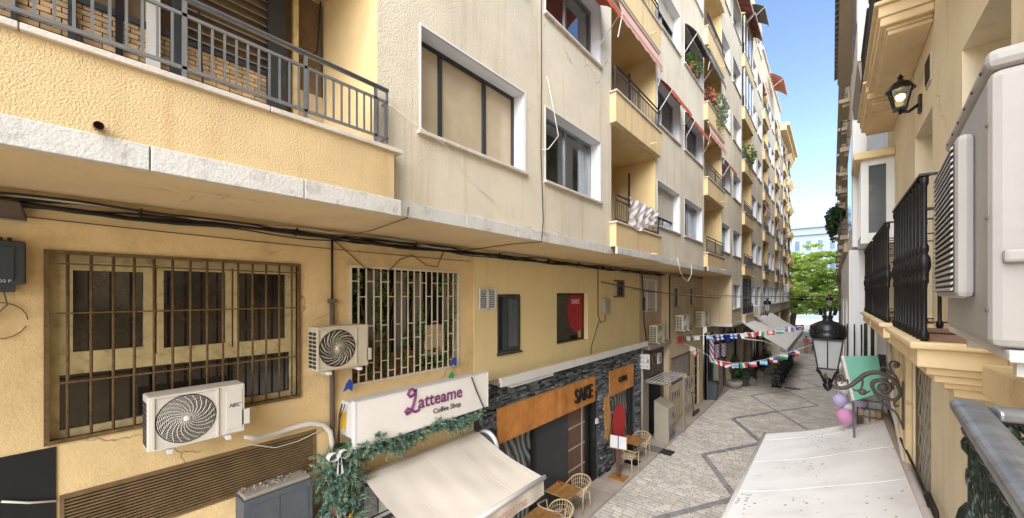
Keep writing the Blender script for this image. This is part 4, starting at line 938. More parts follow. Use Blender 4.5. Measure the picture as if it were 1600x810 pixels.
cable('loose brown wire looping above the white window grille', [(WX + .02, 2.6 + .02, 6.5), (WX + .02, 2.95, 6.25), (WX + .03, 3.1, 6.12), (WX + .02, 3.5, 6.05), (WX + .03, 3.75, 6.28), (WX + .02, 4.0, 6.38), (WX + .02, 4.3, 6.22), (WX + .02, 4.55, 6.2), (WX + .02, 4.7, 6.5)], .008, 'cable_tan')
cable('wire crossing the soffit from the fascia to the cable bundle', [(WX + .06, 2.6, 6.52), (WX + .6, 2.9, 6.6), (FX + .02, 2.75, 6.62), (FX + .035, 2.75, 6.75)], .007, 'cable_tan')
cable('thin vertical cable running down the cream facade beside the curtained window', [(FX + .01, 5.52, 16), (FX + .01, 5.54, 9.5), (FX + .015, 5.52, 8.2), (FX + .02, 5.58, 7.0), (FX + .04, 5.5, 6.62), (FX - .5, 5.3, 6.6), (WX + .06, 5.0, 6.52)], .008, 'cable')
cable('loose white wire hanging in front of the curtained window', [(FX + .02, 5.7, 9.6), (FX + .1, 5.8, 9.0), (FX + .1, 5.95, 8.6), (FX + .05, 5.7, 8.3), (FX + .02, 5.55, 8.25)], .008, 'cable_white')
cable('thin wire sagging below the tan dusty window', [(FX + .01, 2.5, 7.9), (FX + .06, 3.3, 7.65), (FX + .02, 3.9, 7.25), (FX + .02, 4.3, 7.1)], .004, 'cable_white')
cable('white loop of cable hanging off the fascia', [(FX + .04, 13.2, 6.9), (FX + .06, 13.4, 6.5), (FX + .08, 13.8, 6.2), (FX + .06, 14.3, 6.15), (FX + .05, 14.8, 6.4), (FX + .03, 14.9, 6.8)], .012, 'cable_white')
# conduits
cd = thing('conduit', 'brown vertical conduit between the barred window and the old air conditioner', 'pipe', (WX, 2.6, 3)); yc = PX(517, 600, WX).y
MB().tube([(WX + .04, yc, 3.4), (WX + .04, yc, 5.6)], .035, 8).build('lower_pipe', 'brown_panel', cd, smooth=True); MB().tube([(WX + .04, yc, 5.6), (WX + .04, yc, 6.5)], .018, 8).build('upper_pipe', 'cable', cd, smooth=True); MB().box(WX, WX + .09, yc - .05, yc + .05, 5.57, 5.63).build('collar', 'brown_panel', cd)
pts = [PX(383, 683, -5.3), PX(400, 685, -5.4), PX(430, 678, WX + .08), PX(460, 668, WX + .08), PX(485, 662, WX + .08), PX(505, 664, WX + .08), PX(516, 675, WX + .08), PX(519, 692, WX + .08), PX(520, 705, WX + .06)]
simple('insulated_pipe', 'white insulated pipe curving from the HEC air conditioner to the bow', 'pipe', MB().tube(pts, [.02] + [.035] * 7 + [.03], 10), 'cable_white', smooth=True)
cable('thin pale wire drooping across the louvred vent', [PX(388, 694, WX + .03), PX(430, 700, WX + .04), PX(465, 690, WX + .04), PX(490, 678, WX + .03), PX(512, 668, WX + .03)], .006, 'cable_white')
cable('pale cable sagging across the black tarred wall panel', [PX(2, 784, WX + .04), PX(45, 786, WX + .04), PX(88, 783, WX + .03)], .01, 'cable_white')
# grey cabinet bottom left
t = thing('metal_cabinet', 'dark grey metal cabinet with crumbling concrete top under the louvred vent', 'cabinet', (WX + .15, 2, 0))
a = PX(380, 783, WX + .3); b = PX(489, 757, WX + .3)
MB().box(WX, WX + .3, a.y, b.y, 0, a.z - .03).build('body', 'cabinet_dark', t, bevel=.01)
MB().box(WX + .001, WX + .27, a.y + .02, b.y - .01, a.z - .03, a.z + .02).build('concrete_top', 'concrete', t, bevel=.02)
m_ = MB(); [m_.leaves((WX + .1, rng.uniform(a.y + .05, b.y), a.z + .03), (.1, .1, .015), 6, .03) for i in range(14)]; m_.build('rubble', 'concrete', t)
MB().box(WX + .301, WX + .308, a.y + .06, (a.y + b.y) / 2 - .01, a.z - 1.2, a.z - .1).build('door', 'cabinet_dark', t); MB().box(WX + .301, WX + .308, (a.y + b.y) / 2 + .01, b.y - .06, a.z - 1.2, a.z - .1).build('door', 'cabinet_dark', t)
# twin louvre vent and meter box on the yellow wall
t = thing('wall_vent', 'white twin louvre vent on the yellow wall beside the dark sash window', 'vent', (WX, 5.9, 5.4))
a = PX(749, 451, WX + .05); b = PX(775, 484, WX + .05)
f = MB(); frame_rect(f, WX + .02, WX + .06, a.y, b.y, b.z, a.z, .025); ym = (a.y + b.y) / 2; f.box(WX + .02, WX + .06, ym - .02, ym + .02, b.z, a.z); f.build('frame', 'white_pvc', t); MB().box(WX + .02, WX + .03, a.y, b.y, b.z, a.z).build('back', 'brown_panel', t)
for i in range(9):
    zz = b.z + .03 + i * (a.z - b.z - .05) / 9
    for q0, q1 in ((a.y + .03, ym - .022), (ym + .022, b.y - .03)): MB().hexa([(WX + .03, q0, zz + .02), (WX + .065, q0, zz), (WX + .065, q1, zz), (WX + .03, q1, zz + .02), (WX + .03, q0, zz + .028), (WX + .065, q0, zz + .008), (WX + .065, q1, zz + .008), (WX + .03, q1, zz + .028)]).build('slat', 'white_pvc', t)
t = thing('meter_box', 'small grey meter box with conduit on the yellow wall', 'box', (WX, 11.4, 5.2)); a = PX(943, 467, WX + .1)
MB().box(WX + .02, WX + .15, a.y, a.y + .4, a.z - .48, a.z).build('case', 'cabinet', t, bevel=.03); w_ = MB(); w_.tube([(WX + .06, a.y + .2, a.z - .48), (WX + .06, a.y + .2, a.z - .7), (WX + .05, a.y - .1, a.z - .75), (WX + .04, a.y - .25, a.z - .5), (WX + .04, a.y - .25, 6.5)], .016, 6); w_.tube([(WX + .04, a.y - .2, a.z - .7), (WX + .04, a.y - .5, 4.4), (WX + .04, a.y - .7, 4.1), (WX + .04, a.y - .7, 3.87)], .012, 5); w_.build('conduit', 'cable_tan', t)
cable('black cable run down past the roller blind window', [(WX + .06, 14.35, 6.5), (WX + .05, 14.5, 5.6), (WX + .05, 14.6, 4.6), (WX + .1, 14.7, 3.9)], .02)
cable('black vertical cable at the corner of the graffiti wall', [(GX + .02, 16.75, 6.5), (GX + .02, 16.75, 5.2), (GX + .03, 16.76, 3.6)], .025)
cable('tan cable pair crossing from the yellow wall over the alley', sag(PX(940, 441, WX + .05), (-4.4, 22.0, 5.5), .1), .02, 'cable_tan')
MB()
# overhead cable across the street
cable('overhead black cable strung right across the street', sag(PY(1000, 455, 14.5), PY(1362, 461, 16.0), .12, 16), .012)
cable('second thin overhead cable strung across the street', sag(PX(985, 452, WX + .1), PY(1362, 462, 16.0), .18, 16), .008, 'cable_tan')
# bits hanging at the white grille
for pxy, m_, lb in (((544, 602), 'f_navy', 'torn blue plastic scrap hanging by the white grille'), ((704, 588), 'f_green', 'torn green plastic scrap hanging under the white grille'), ((708, 565), 'f_navy', 'small blue rag caught on the white grille corner')):
    p = PX(*pxy, WX + .1); simple('plastic_scrap', lb, 'scrap', MB().plate([p + Vector((0, -.08, -.09)), p + Vector((.02, .0, -.05)), p + Vector((.03, .05, -.1)), p + Vector((.02, .07, .04)), p + Vector((0, .02, .09)), p + Vector((0, -.03, .03))], .004), m_)
# crumpled banner on the first balcony
bn = MB(); NY, NZ = 44, 14; vs = []
for i in range(NY + 1):
    for j in range(NZ + 1):
        t_, s_ = i / NY, j / NZ
        vs.append((BX + .03 + .022 * math.sin(t_ * 26 + s_ * 5) + .02 * math.sin(t_ * 13 - s_ * 15) * s_ + .012 * math.sin(t_ * 47 + s_ * 23), 8.95 + 1.95 * t_ + .04 * math.sin(s_ * 9), 8.06 - s_ * (.62 + .14 * math.sin(t_ * 6))))
bn.add(vs, [(i * (NZ + 1) + j, (i + 1) * (NZ + 1) + j, (i + 1) * (NZ + 1) + j + 1, i * (NZ + 1) + j + 1) for i in range(NY) for j in range(NZ)])
simple('crumpled_banner', 'crumpled white plastic banner draped over a balcony railing', 'banner', bn, 'fabric_white')
# ------------------------------------------------------------------ cafe furniture
def make_chair():
    t = thing('rattan_armchair', '', 'chair')
    st_ = MB(); st_.add([(-.22, -.22, .44), (.22, -.22, .44), (.2, .2, .44), (-.2, .2, .44), (-.22, -.22, .465), (.22, -.22, .465), (.2, .2, .465), (-.2, .2, .465)], [(0,3,2,1),(4,5,6,7),(0,1,5,4),(1,2,6,5),(2,3,7,6),(3,0,4,7)])
    st_.build('seat', 'rattan', t, bevel=.02)
    q = MB()
    for i in range(7): q.box(-.19 + i * .06, -.175 + i * .06, -.2, .19, .466, .471)
    q.build('seat_weave', 'white_paint', t)
    arc = [(.29 * math.cos(a), .06 + .27 * math.sin(a), .68 + .1 * max(0, math.sin(a))) for a in [math.pi * i / 14 for i in range(15)]]
    arc = [(.27, -.2, .66)] + arc + [(-.27, -.2, .66)]
    MB().tube(arc, .016, 6).build('arm_frame', 'rattan', t, smooth=True)
    bk_ = MB(); n_ = 12
    for i in range(n_ + 1):
        a = math.pi * (i + .5) / (n_ + 1); bk_.tube([(.275 * math.cos(a), .06 + .255 * math.sin(a), .67 + .1 * math.sin(a)), (.21 * math.cos(a), .03 + .2 * math.sin(a), .47)], .007, 4)
    for s_ in (.35, .7): bk_.tube([((.21 + .065 * s_) * math.cos(a), (.03 + .03 * s_) + (.2 + .055 * s_) * math.sin(a), .47 + s_ * (.2 + .1 * math.sin(a))) for a in [math.pi * i / 14 for i in range(15)]], .006, 4)
    bk_.build('woven_back', 'rattan', t)
    for sx_ in (-1, 1):
        MB().tube([(sx_ * .27, -.2, .67), (sx_ * .25, -.21, .45), (sx_ * .25, -.23, 0)], .016, 6).build('leg', 'rattan', t, smooth=True)
        MB().tube([(sx_ * .2, .2, .47), (sx_ * .23, .24, 0)], .016, 6).build('leg', 'rattan', t, smooth=True)
    return t
def place(o, p, rz, label, group=None):
    o.location = p; o.rotation_euler = (0, 0, R(rz)); o['label'] = label
    if group: o['group'] = group
    return o
ch0 = make_chair(); GR = 'rattan armchairs outside the restaurant'
zf_ = .03
def chair_at(px, py, rz, label, first=[True]):
    p = PZ(px, py, .48); p.z = zf_
    o = ch0 if first[0] else copy_tree(ch0); first[0] = False
    return place(o, p, rz, label, GR)
def table(px, py, rz, label):
    p = PZ(px, py, .75); t = thing('cafe_table', label, 'table', group='square wooden cafe tables')
    for i in range(6): MB().box(-.33 + i * .11 + .001, -.33 + (i + 1) * .11 - .001, -.33, .33, .72, .75).build('plank', 'table_wood', t)
    MB().tube([(0, 0, .02), (0, 0, .72)], .035, 8).build('pedestal', 'black', t, smooth=True); MB().box(-.22, .22, -.22, .22, 0, .02).build('base_plate', 'black', t, bevel=.008)
    return place(t, Vector((p.x, p.y, zf_)), rz, label)
t1 = table(880, 767, 0, 'square wooden cafe table before the grey panel of the SAKE entrance'); t2 = table(988, 689, 0, 'square wooden cafe table beside the red disc mural')
y1_, x1_ = t1.location.y, t1.location.x
place(ch0, (x1_ + .05, y1_ + .68, zf_), 0, 'rattan armchair at the SAKE entrance table facing the coffee shop', GR)
place(copy_tree(ch0), (x1_ + .12, y1_ - .72, zf_), 180, 'rattan armchair between the awning corner and the SAKE entrance table', GR)
y2_, x2_ = t2.location.y, t2.location.x
place(copy_tree(ch0), (x2_ + .05, y2_ + .66, zf_), 0, 'rattan armchair beyond the table at the red disc mural', GR)
place(copy_tree(ch0), (x2_ + .15, y2_ - .7, zf_), 180, 'rattan armchair between the menu stand and the red disc mural table', GR)
t3 = table(845, 812, 0, 'square wooden cafe table half hidden by the cream awning')
place(copy_tree(ch0), (t3.location.x + .1, t3.location.y + .62, zf_), 10, 'rattan armchair half hidden below the cream awning valance', GR)
for tt, lb in ((t1, 'small red napkin box on the table by the SAKE entrance'), (t2, 'small red napkin box on the table by the red disc mural')):
    q = thing('napkin_box', lb, 'box', (tt.location.x - .2, tt.location.y + .12, .78)); MB().box(tt.location.x - .27, tt.location.x - .13, tt.location.y + .06, tt.location.y + .18, .778, .86).build('box_case', 'terracotta', q, bevel=.008); MB().box(tt.location.x - .22, tt.location.x - .18, tt.location.y + .08, tt.location.y + .16, .86, .875).build('napkins', 'red', q)
p = PZ(966, 746, .04); ms = thing('menu_stand', 'wooden menu stand with tilted white menu sheets on the pavement', 'menu stand', p)
MB().box(p.x - .25, p.x + .25, p.y - .22, p.y + .22, .03, .065).build('base', 'table_wood', ms, bevel=.005); MB().box(p.x - .05, p.x + .05, p.y - .035, p.y + .035, .065, 1.05).build('post', 'door_wood', ms)
c_ = Vector((p.x, p.y, 1.12)); e1 = Vector((.26, .05, 0)); e2 = Vector((-.05, .12, .16)) 
MB().plate([c_ - e1 - e2, c_ + e1 - e2, c_ + e1 + e2, c_ - e1 + e2], .03).build('board', 'table_wood', ms)
nn = e1.cross(e2).normalized() * .004
for s0, s1 in ((-.92, -.06), (.06, .92)): MB().plate([c_ + nn + e1 * s0 - e2 * .9, c_ + nn + e1 * s1 - e2 * .9, c_ + nn + e1 * s1 + e2 * .9, c_ + nn + e1 * s0 + e2 * .9], .003).build('menu_sheet', 'f_white', ms)
MB().plate([c_ + nn * 1.5 - e1 * .06 - e2 * .9, c_ + nn * 1.5 + e1 * .06 - e2 * .9, c_ + nn * 1.5 + e1 * .06 + e2 * .9, c_ + nn * 1.5 - e1 * .06 + e2 * .9], .003).build('spine', 'f_navy', ms)
# scooter and bin
p = PZ(1087, 648); p.x = GX + .35
sk = thing('kick_scooter', 'dark kick scooter leaning against the beige graffiti wall', 'scooter', p)
MB().box(p.x - .07, p.x + .07, p.y - .35, p.y + .4, .13, .17).build('deck', 'charcoal', sk, bevel=.01); MB().tube([(p.x, p.y - .4, .16), (p.x - .05, p.y - .36, .6), (p.x - .1, p.y - .3, 1.1)], .022, 7).build('stem', 'charcoal', sk); MB().tube([(p.x - .3, p.y - .33, 1.1), (p.x + .12, p.y - .27, 1.1)], .016, 6).build('handlebar', 'black', sk)
for yy in (-.42, .45): MB().lathe([(.0, -.02), (.09, -.02), (.1, 0), (.09, .02), (0, .02)], (p.x, p.y + yy, .1), 14, Matrix.Rotation(R(90), 3, 'Y')).build('wheel', 'black', sk, smooth=True)
p = PZ(1103, 628); bn_ = thing('wheelie_bin', 'dark grey lidded bin by the barber shop glass', 'bin', (-4.95, p.y, 0)); x_, y_ = -4.95, 22.9
MB().hexa([(x_ - .2, y_ - .22, .03), (x_ + .2, y_ - .22, .03), (x_ + .2, y_ + .22, .03), (x_ - .2, y_ + .22, .03), (x_ - .26, y_ - .28, .9), (x_ + .26, y_ - .28, .9), (x_ + .26, y_ + .28, .9), (x_ - .26, y_ + .28, .9)]).build('bin_body', 'cabinet_dark', bn_, bevel=.02); MB().hexa([(x_ - .29, y_ - .31, .9), (x_ + .29, y_ - .31, .9), (x_ + .29, y_ + .31, .9), (x_ - .29, y_ + .31, .9), (x_ - .22, y_ - .25, 1.02), (x_ + .22, y_ - .25, 1.0), (x_ + .22, y_ + .25, 1.0), (x_ - .22, y_ + .25, 1.02)]).build('lid', 'charcoal', bn_, bevel=.02)

# ------------------------------------------------------------------ ground floor further down: barber and restaurant
HX = -5.1
mb = MB(); wall_x(mb, HX, 22.3, 58, 0, 4.03, [(22.4, 23.7, .05, 3.6), (25.0, 26.6, .05, 3.6), (28.2, 30.4, .05, 3.4), (31.0, 33.4, .05, 3.4), (34.2, 37, .05, 3.4), (37.6, 41, .05, 3.4), (43, 47, .05, 3.2)])
gf = mb.build('ground_floor_wall', 'house_stone', A)
for a, b in ((22.4, 23.7), (25.0, 26.6), (28.2, 30.4), (31.0, 33.4), (34.2, 37), (37.6, 41), (43, 47)):
    q = MB(); frame_rect(q, HX - .15, HX - .05, a, b, .05, 3.5, .06); q.box(HX - .14, HX - .06, (a + b) / 2 - .03, (a + b) / 2 + .03, .1, 3.45); q = q.build('glazing', 'black', A); MB().box(HX - .12, HX - .1, a, b, .05, 3.5).build('pane', 'dark_glass', q); reveal(MB(), HX, .16, a, b, .05, 3.6).build('reveal', 'charcoal', q)
for a, b, m_, x_ in ((23.75, 24.95, 'concrete', -4.85), (27.0, 28.0, 'house_stone', -4.8), (30.45, 30.95, 'house_stone', -4.7), (33.5, 34.1, 'house_stone', -4.7)): MB().box(HX, x_, a, b, 0, 4.02).build('pillar', m_, A)
def barber_pole(label, p, h_=.85):
    t = thing('barber_pole', label, 'barber pole', p, 'barber poles'); cols_ = ['f_white', 'f_red', 'f_white', 'f_blue']
    m_ = MB(); n_, k = 16, 16; r_ = .12
    for i in range(k):
        for j in range(n_):
            m_.cm = ((i + j) // 2) % 4
            q = [(p[0] + r_ * math.cos(2 * math.pi * a / n_), p[1] + r_ * math.sin(2 * math.pi * a / n_), p[2] + h_ * b / k) for a, b in ((j, i), (j + 1, i), (j + 1, i + 1), (j, i + 1))]
            m_.quad(*q)
    m_.build('striped_cylinder', cols_, t)
    for zz in (p[2] - .1, p[2] + h_): MB().lathe([(.0, 0), (.14, 0), (.15, .05), (.1, .1), (0, .1)], (p[0], p[1], zz), 14).build('cap', 'black', t, smooth=True)
    MB().box(HX - .05, p[0], p[1] - .03, p[1] + .03, p[2] + h_ / 2 - .05, p[2] + h_ / 2 + .05).build('arm', 'black', t)
barber_pole('tall striped barber pole next to the corner air conditioner', (HX + .2, 22.42, 2.1), 1.3); barber_pole('striped barber pole hung on the dark barber shop glass', (HX + .2, 23.55, 2.2), .75); barber_pole('striped barber pole on the grey concrete pillar', (-4.7, 24.3, 2.2), .75)
t = thing('blue_shop_sign', 'blue drum-shaped shop sign behind the string of flags', 'sign', (-4.8, 26, 3)); p = PX(1140, 527, -4.6)
MB().box(-4.75, -4.5, p.y - .5, p.y + .7, p.z - .35, p.z + .3).build('box_case', 'blue_sign', t, bevel=.06); MB().tube([(-4.6, p.y + .1, p.z + .3), (-4.6, p.y + .1, 4.05)], .03).build('hanger', 'black', t)
t = thing('stone_planter', 'white stone bowl planter holding a slim dark plant', 'planter', (-4.55, 26.6, 0)); MB().lathe([(.2, 0), (.33, .06), (.42, .25), (.44, .42), (.38, .45), (.36, .4), (0, .38)], (-4.55, 26.6, .0), 16).build('bowl', 'cabinet', t, smooth=True)
MB().tube([(-4.55, 26.6, .35), (-4.53, 26.6, 1.2), (-4.55, 26.62, 2.0)], .025).build('stem', 'bark', t); MB().leaves((-4.55, 26.6, 1.3), (.3, .3, .8), 420, .09).build('foliage', 'leaf_dark', t)
for a, b, lb in (((1149, 592), (1176, 599), 'grey half-round trough planter lying nearest the stone bowl'), ((1160, 578), (1188, 587), 'grey half-round trough planter lying next to the restaurant terrace')):
    p, q = PZ(*a, .2), PZ(*b, .2); t = thing('trough_planter', lb, 'planter', ((p.x + q.x) / 2, (p.y + q.y) / 2, 0), 'grey trough planters'); MB().tube([(p.x, p.y, .27), (q.x, q.y, .27)], .27, 12).build('trough', 'concrete', t, smooth=False)
    m_ = MB()
    for i in range(9): s_ = i / 8; m_.leaves(p.lerp(q, s_) + Vector((0, 0, .34)), (.14, .2, .1), 22, .06)
    m_.build('greenery', 'leaf', t)
# restaurant awning
RA = thing('restaurant_awning', 'large pale grey fabric awning over the restaurant terrace', 'awning', (-3, 32, 3))
YA0, YA1 = 24.9, 39.0; xo = -1.82
m_ = MB(); k = 12
for i in range(k):
    a, b = YA0 + (YA1 - YA0) * i / k, YA0 + (YA1 - YA0) * (i + 1) / k
    for j in range(4):
        s0, s1 = j / 4, (j + 1) / 4; f = lambda s_: (FX + .02 + (xo - FX) * s_, 4.15 - 1.4 * s_ - .08 * math.sin(math.pi * s_))
        (xa, za), (xb, zb_) = f(s0), f(s1); m_.quad((xa, a, za), (xb, a, zb_), (xb, b, zb_), (xa, b, za))
        m_.quad((xa, a, za - .012), (xa, b, za - .012), (xb, b, zb_ - .012), (xb, a, zb_ - .012))
m_.build('fabric', 'fabric_rest', RA); MB().tube([(xo, YA0, 2.75), (xo, YA1, 2.75)], .05).build('front_bar', 'grey_metal', RA)
m_ = MB(); [m_.quad((xo + .02, YA0 + (YA1 - YA0) * i / 20, 2.74), (xo + .02, YA0 + (YA1 - YA0) * (i + 1) / 20, 2.74), (xo + .03, YA0 + (YA1 - YA0) * (i + 1) / 20, 2.55), (xo + .03, YA0 + (YA1 - YA0) * i / 20, 2.55)) for i in range(20)]; m_.build('valance', 'fabric_rest', RA)
for yy in (YA0 + .05, 32, YA1 - .05): MB().tube([(FX + .05, yy, 3.2), ((FX + xo) / 2, yy + .4, 3.1), (xo, yy, 2.72)], .03).build('arm', 'white_paint', RA)
# terrace chairs and tables under it
dc = thing('terrace_chair', '', 'chair'); MB().box(-.2, .2, -.2, .2, .43, .46).build('seat', 'charcoal', dc); q = MB(); [q.box(-.2, .2, .18, .21, .52 + i * .1, .58 + i * .1) for i in range(4)]; q.build('backrest', 'charcoal', dc)
for a in (-.18, .18):
    for b in (-.18, .19): MB().box(a - .015, a + .015, b - .015, b + .015, 0, .9 if b > 0 else .43).build('leg', 'black', dc)
tt = thing('terrace_table', '', 'table'); MB().box(-.35, .35, -.35, .35, .71, .74).build('top', 'charcoal', tt); MB().tube([(0, 0, .02), (0, 0, .71)], .03).build('pedestal', 'black', tt); MB().box(-.25, .25, -.25, .25, 0, .02).build('base', 'black', tt)
first = True
for i in range(6):
    for j, xx in enumerate((-4.1, -2.6)):
        yy = 28.2 + i * 1.9 + j * .3
        o = tt if first else copy_tree(tt); place(o, (xx, yy, .03), 0, ('dark table on the restaurant terrace beside the wall pillars', 'dark table at the street edge of the restaurant terrace')[j], ('dark terrace tables by the wall', 'dark terrace tables by the street')[j])
        for s_ in (-1, 1):
            o = dc if first else copy_tree(dc); place(o, (xx, yy + s_ * .55, .03), 0 if s_ > 0 else 180, ('dark slatted chair on the restaurant terrace beside the wall pillars', 'dark slatted chair at the street edge of the restaurant terrace')[j], ('dark terrace chairs by the wall', 'dark terrace chairs by the street')[j]); first = False
yc_ = thing('wooden_chair', 'yellow wooden chair at the street edge of the restaurant terrace', 'chair'); MB().box(-.21, .21, -.2, .2, .43, .47).build('seat', 'f_yellow', yc_); q = MB(); [q.box(-.2, .2, .19, .22, .55 + i * .13, .62 + i * .13) for i in range(3)]; q.build('backrest', 'table_wood', yc_)
for a in (-.2, .17):
    for b in (-.2, .19): MB().box(a, a + .03, b, b + .03, 0, .95 if b > 0 else .43).build('leg', 'f_yellow', yc_)
p = PZ(1214, 577, .3); place(yc_, (p.x, p.y, .02), 30, yc_['label'])
t = thing('planter_hedge', 'dark green hedge planter along the restaurant terrace edge', 'hedge', (-4.3, 29, 0)); MB().box(-4.7, -4.0, 27.3, 28.0, 0, .5).build('box', 'charcoal', t); MB().leaves((-4.35, 27.65, .75), (.4, .4, .4), 500, .08).build('foliage', 'leaf_dark', t)
# ------------------------------------------------------------------ flag strings across the alley
def flag_string(label, ptsx, Y, flags):
    pts = [PY(x_, y_, Y) for x_, y_ in ptsx]
    t = thing('flag_bunting', label, 'bunting', pts[0]); sm_ = []
    for i in range(len(pts) - 1):
        for j in range(4): sm_.append(pts[i].lerp(pts[i + 1], j / 4))
    sm_.append(pts[-1]); MB().tube(sm_, .01, 4).build('string', 'f_white', t)
    for (px, py, kind, tilt) in flags:
        p = PY(px, py, Y); w_, h_ = .27, .2; n_ = 6
        cs = {'can': ['f_red', 'f_white'], 'rw': ['f_red', 'f_white'], 'gre': ['f_blue', 'f_white'], 'mex': ['f_green', 'f_white', 'f_red'], 'pol': ['f_white', 'f_mag'], 'arg': ['f_sky', 'f_white'], 'pan': ['f_white', 'f_red', 'f_blue'], 'bul': ['f_white', 'f_green'], 'cze': ['f_white', 'f_red', 'f_navy'], 'w': ['f_white'], 'sky': ['f_sky', 'f_white'], 'fin': ['f_white', 'f_blue'], 'per': ['f_red', 'f_white'], 'rg': ['f_red', 'f_white', 'f_green'], 'swi': ['f_red', 'f_white'], 'uzb': ['f_sky', 'f_white', 'f_green'], 'pur': ['f_purple', 'f_white'], 'eu': ['f_navy', 'f_yellow'], 'ora': ['f_yellow', 'f_white', 'f_red']}[kind]
        def ci(i, j):   # i across, j down
            if kind in ('can', 'mex', 'per', 'rg', 'pur', 'ora'): k_ = i // 2; return (k_ % 2) if len(cs) == 2 else k_
            if kind == 'gre': return j % 2
            if kind == 'pan': return 0 if (i < 3) == (j < 3) else (2 if j < 3 else 1)
            if kind == 'cze': return 2 if i < min(j, 5 - j) + 1 else (0 if j < 3 else 1)
            if kind in ('fin', 'swi'): return 1 if (j in (2, 3) and (kind == 'fin' or 0 < i < 5)) or (i in (2, 3) and (kind == 'fin' or 0 < j < 5)) else 0
            if kind == 'eu': return 1 if (i, j) in ((2, 1), (3, 1), (2, 4), (3, 4), (1, 2), (4, 3)) else 0
            if kind == 'w': return 0
            if kind == 'arg' or kind == 'sky': return 1 if j in (2, 3) else 0
            return min(len(cs) - 1, j * len(cs) // 6)
        m_ = MB(); ca, sa = math.cos(R(tilt)), math.sin(R(tilt))
        def fp(i, j, d=0): 
            a, b = (i / n_ - .5) * w_, -j / n_ * h_
            return (p.x + a * ca - b * sa, p.y + .03 * math.sin(i * 1.1 + px) * (j / 6) + d, p.z + a * sa + b * ca)
        for i in range(n_):
            for j in range(n_): m_.cm = ci(i, j); m_.quad(fp(i, j), fp(i, j + 1), fp(i + 1, j + 1), fp(i + 1, j)); m_.quad(fp(i, j, .003), fp(i + 1, j, .003), fp(i + 1, j + 1, .003), fp(i, j + 1, .003))
        m_.build('flag', cs, t)
flag_string('upper string of small national flags strung from the graffiti wall', [(1066, 526), (1090, 525), (1130, 523), (1165, 521), (1200, 517), (1230, 513), (1262, 509), (1312, 503)], 19.2,
    [(1074, 526, 'w', -5), (1088, 525, 'w', 8), (1109, 524, 'sky', -8), (1124, 524, 'fin', 12), (1146, 522, 'fin', 5), (1161, 521, 'w', 25), (1175, 520, 'per', 12), (1188, 518, 'rg', -6), (1204, 516, 'swi', 4), (1218, 514, 'uzb', 5), (1233, 511, 'pur', 4), (1249, 508, 'eu', 8)])
flag_string('lower sagging string of small national flags strung from the graffiti wall', [(1066, 536), (1082, 542), (1100, 552), (1120, 563), (1145, 568), (1170, 567), (1195, 562), (1220, 555), (1245, 547), (1270, 538), (1312, 522)], 19.0,
    [(1083, 543, 'w', -15), (1087, 549, 'ora', -20), (1116, 564, 'mex', 50), (1126, 565, 'can', 10), (1135, 567, 'rw', 25), (1148, 568, 'gre', 10), (1161, 568, 'mex', 18), (1176, 566, 'pol', 8), (1193, 563, 'arg', 2), (1208, 559, 'pan', 3), (1225, 554, 'bul', -2), (1244, 548, 'cze', -16)])
t = simple('paper_flag', 'single red and white paper flag on the wall below the round-fan air conditioner', 'flag', MB().plate([PX(1060, 535, GX + .3), PX(1067, 538, GX + .3), PX(1066, 527, GX + .3), PX(1060, 525, GX + .3)], .005), 'f_red')
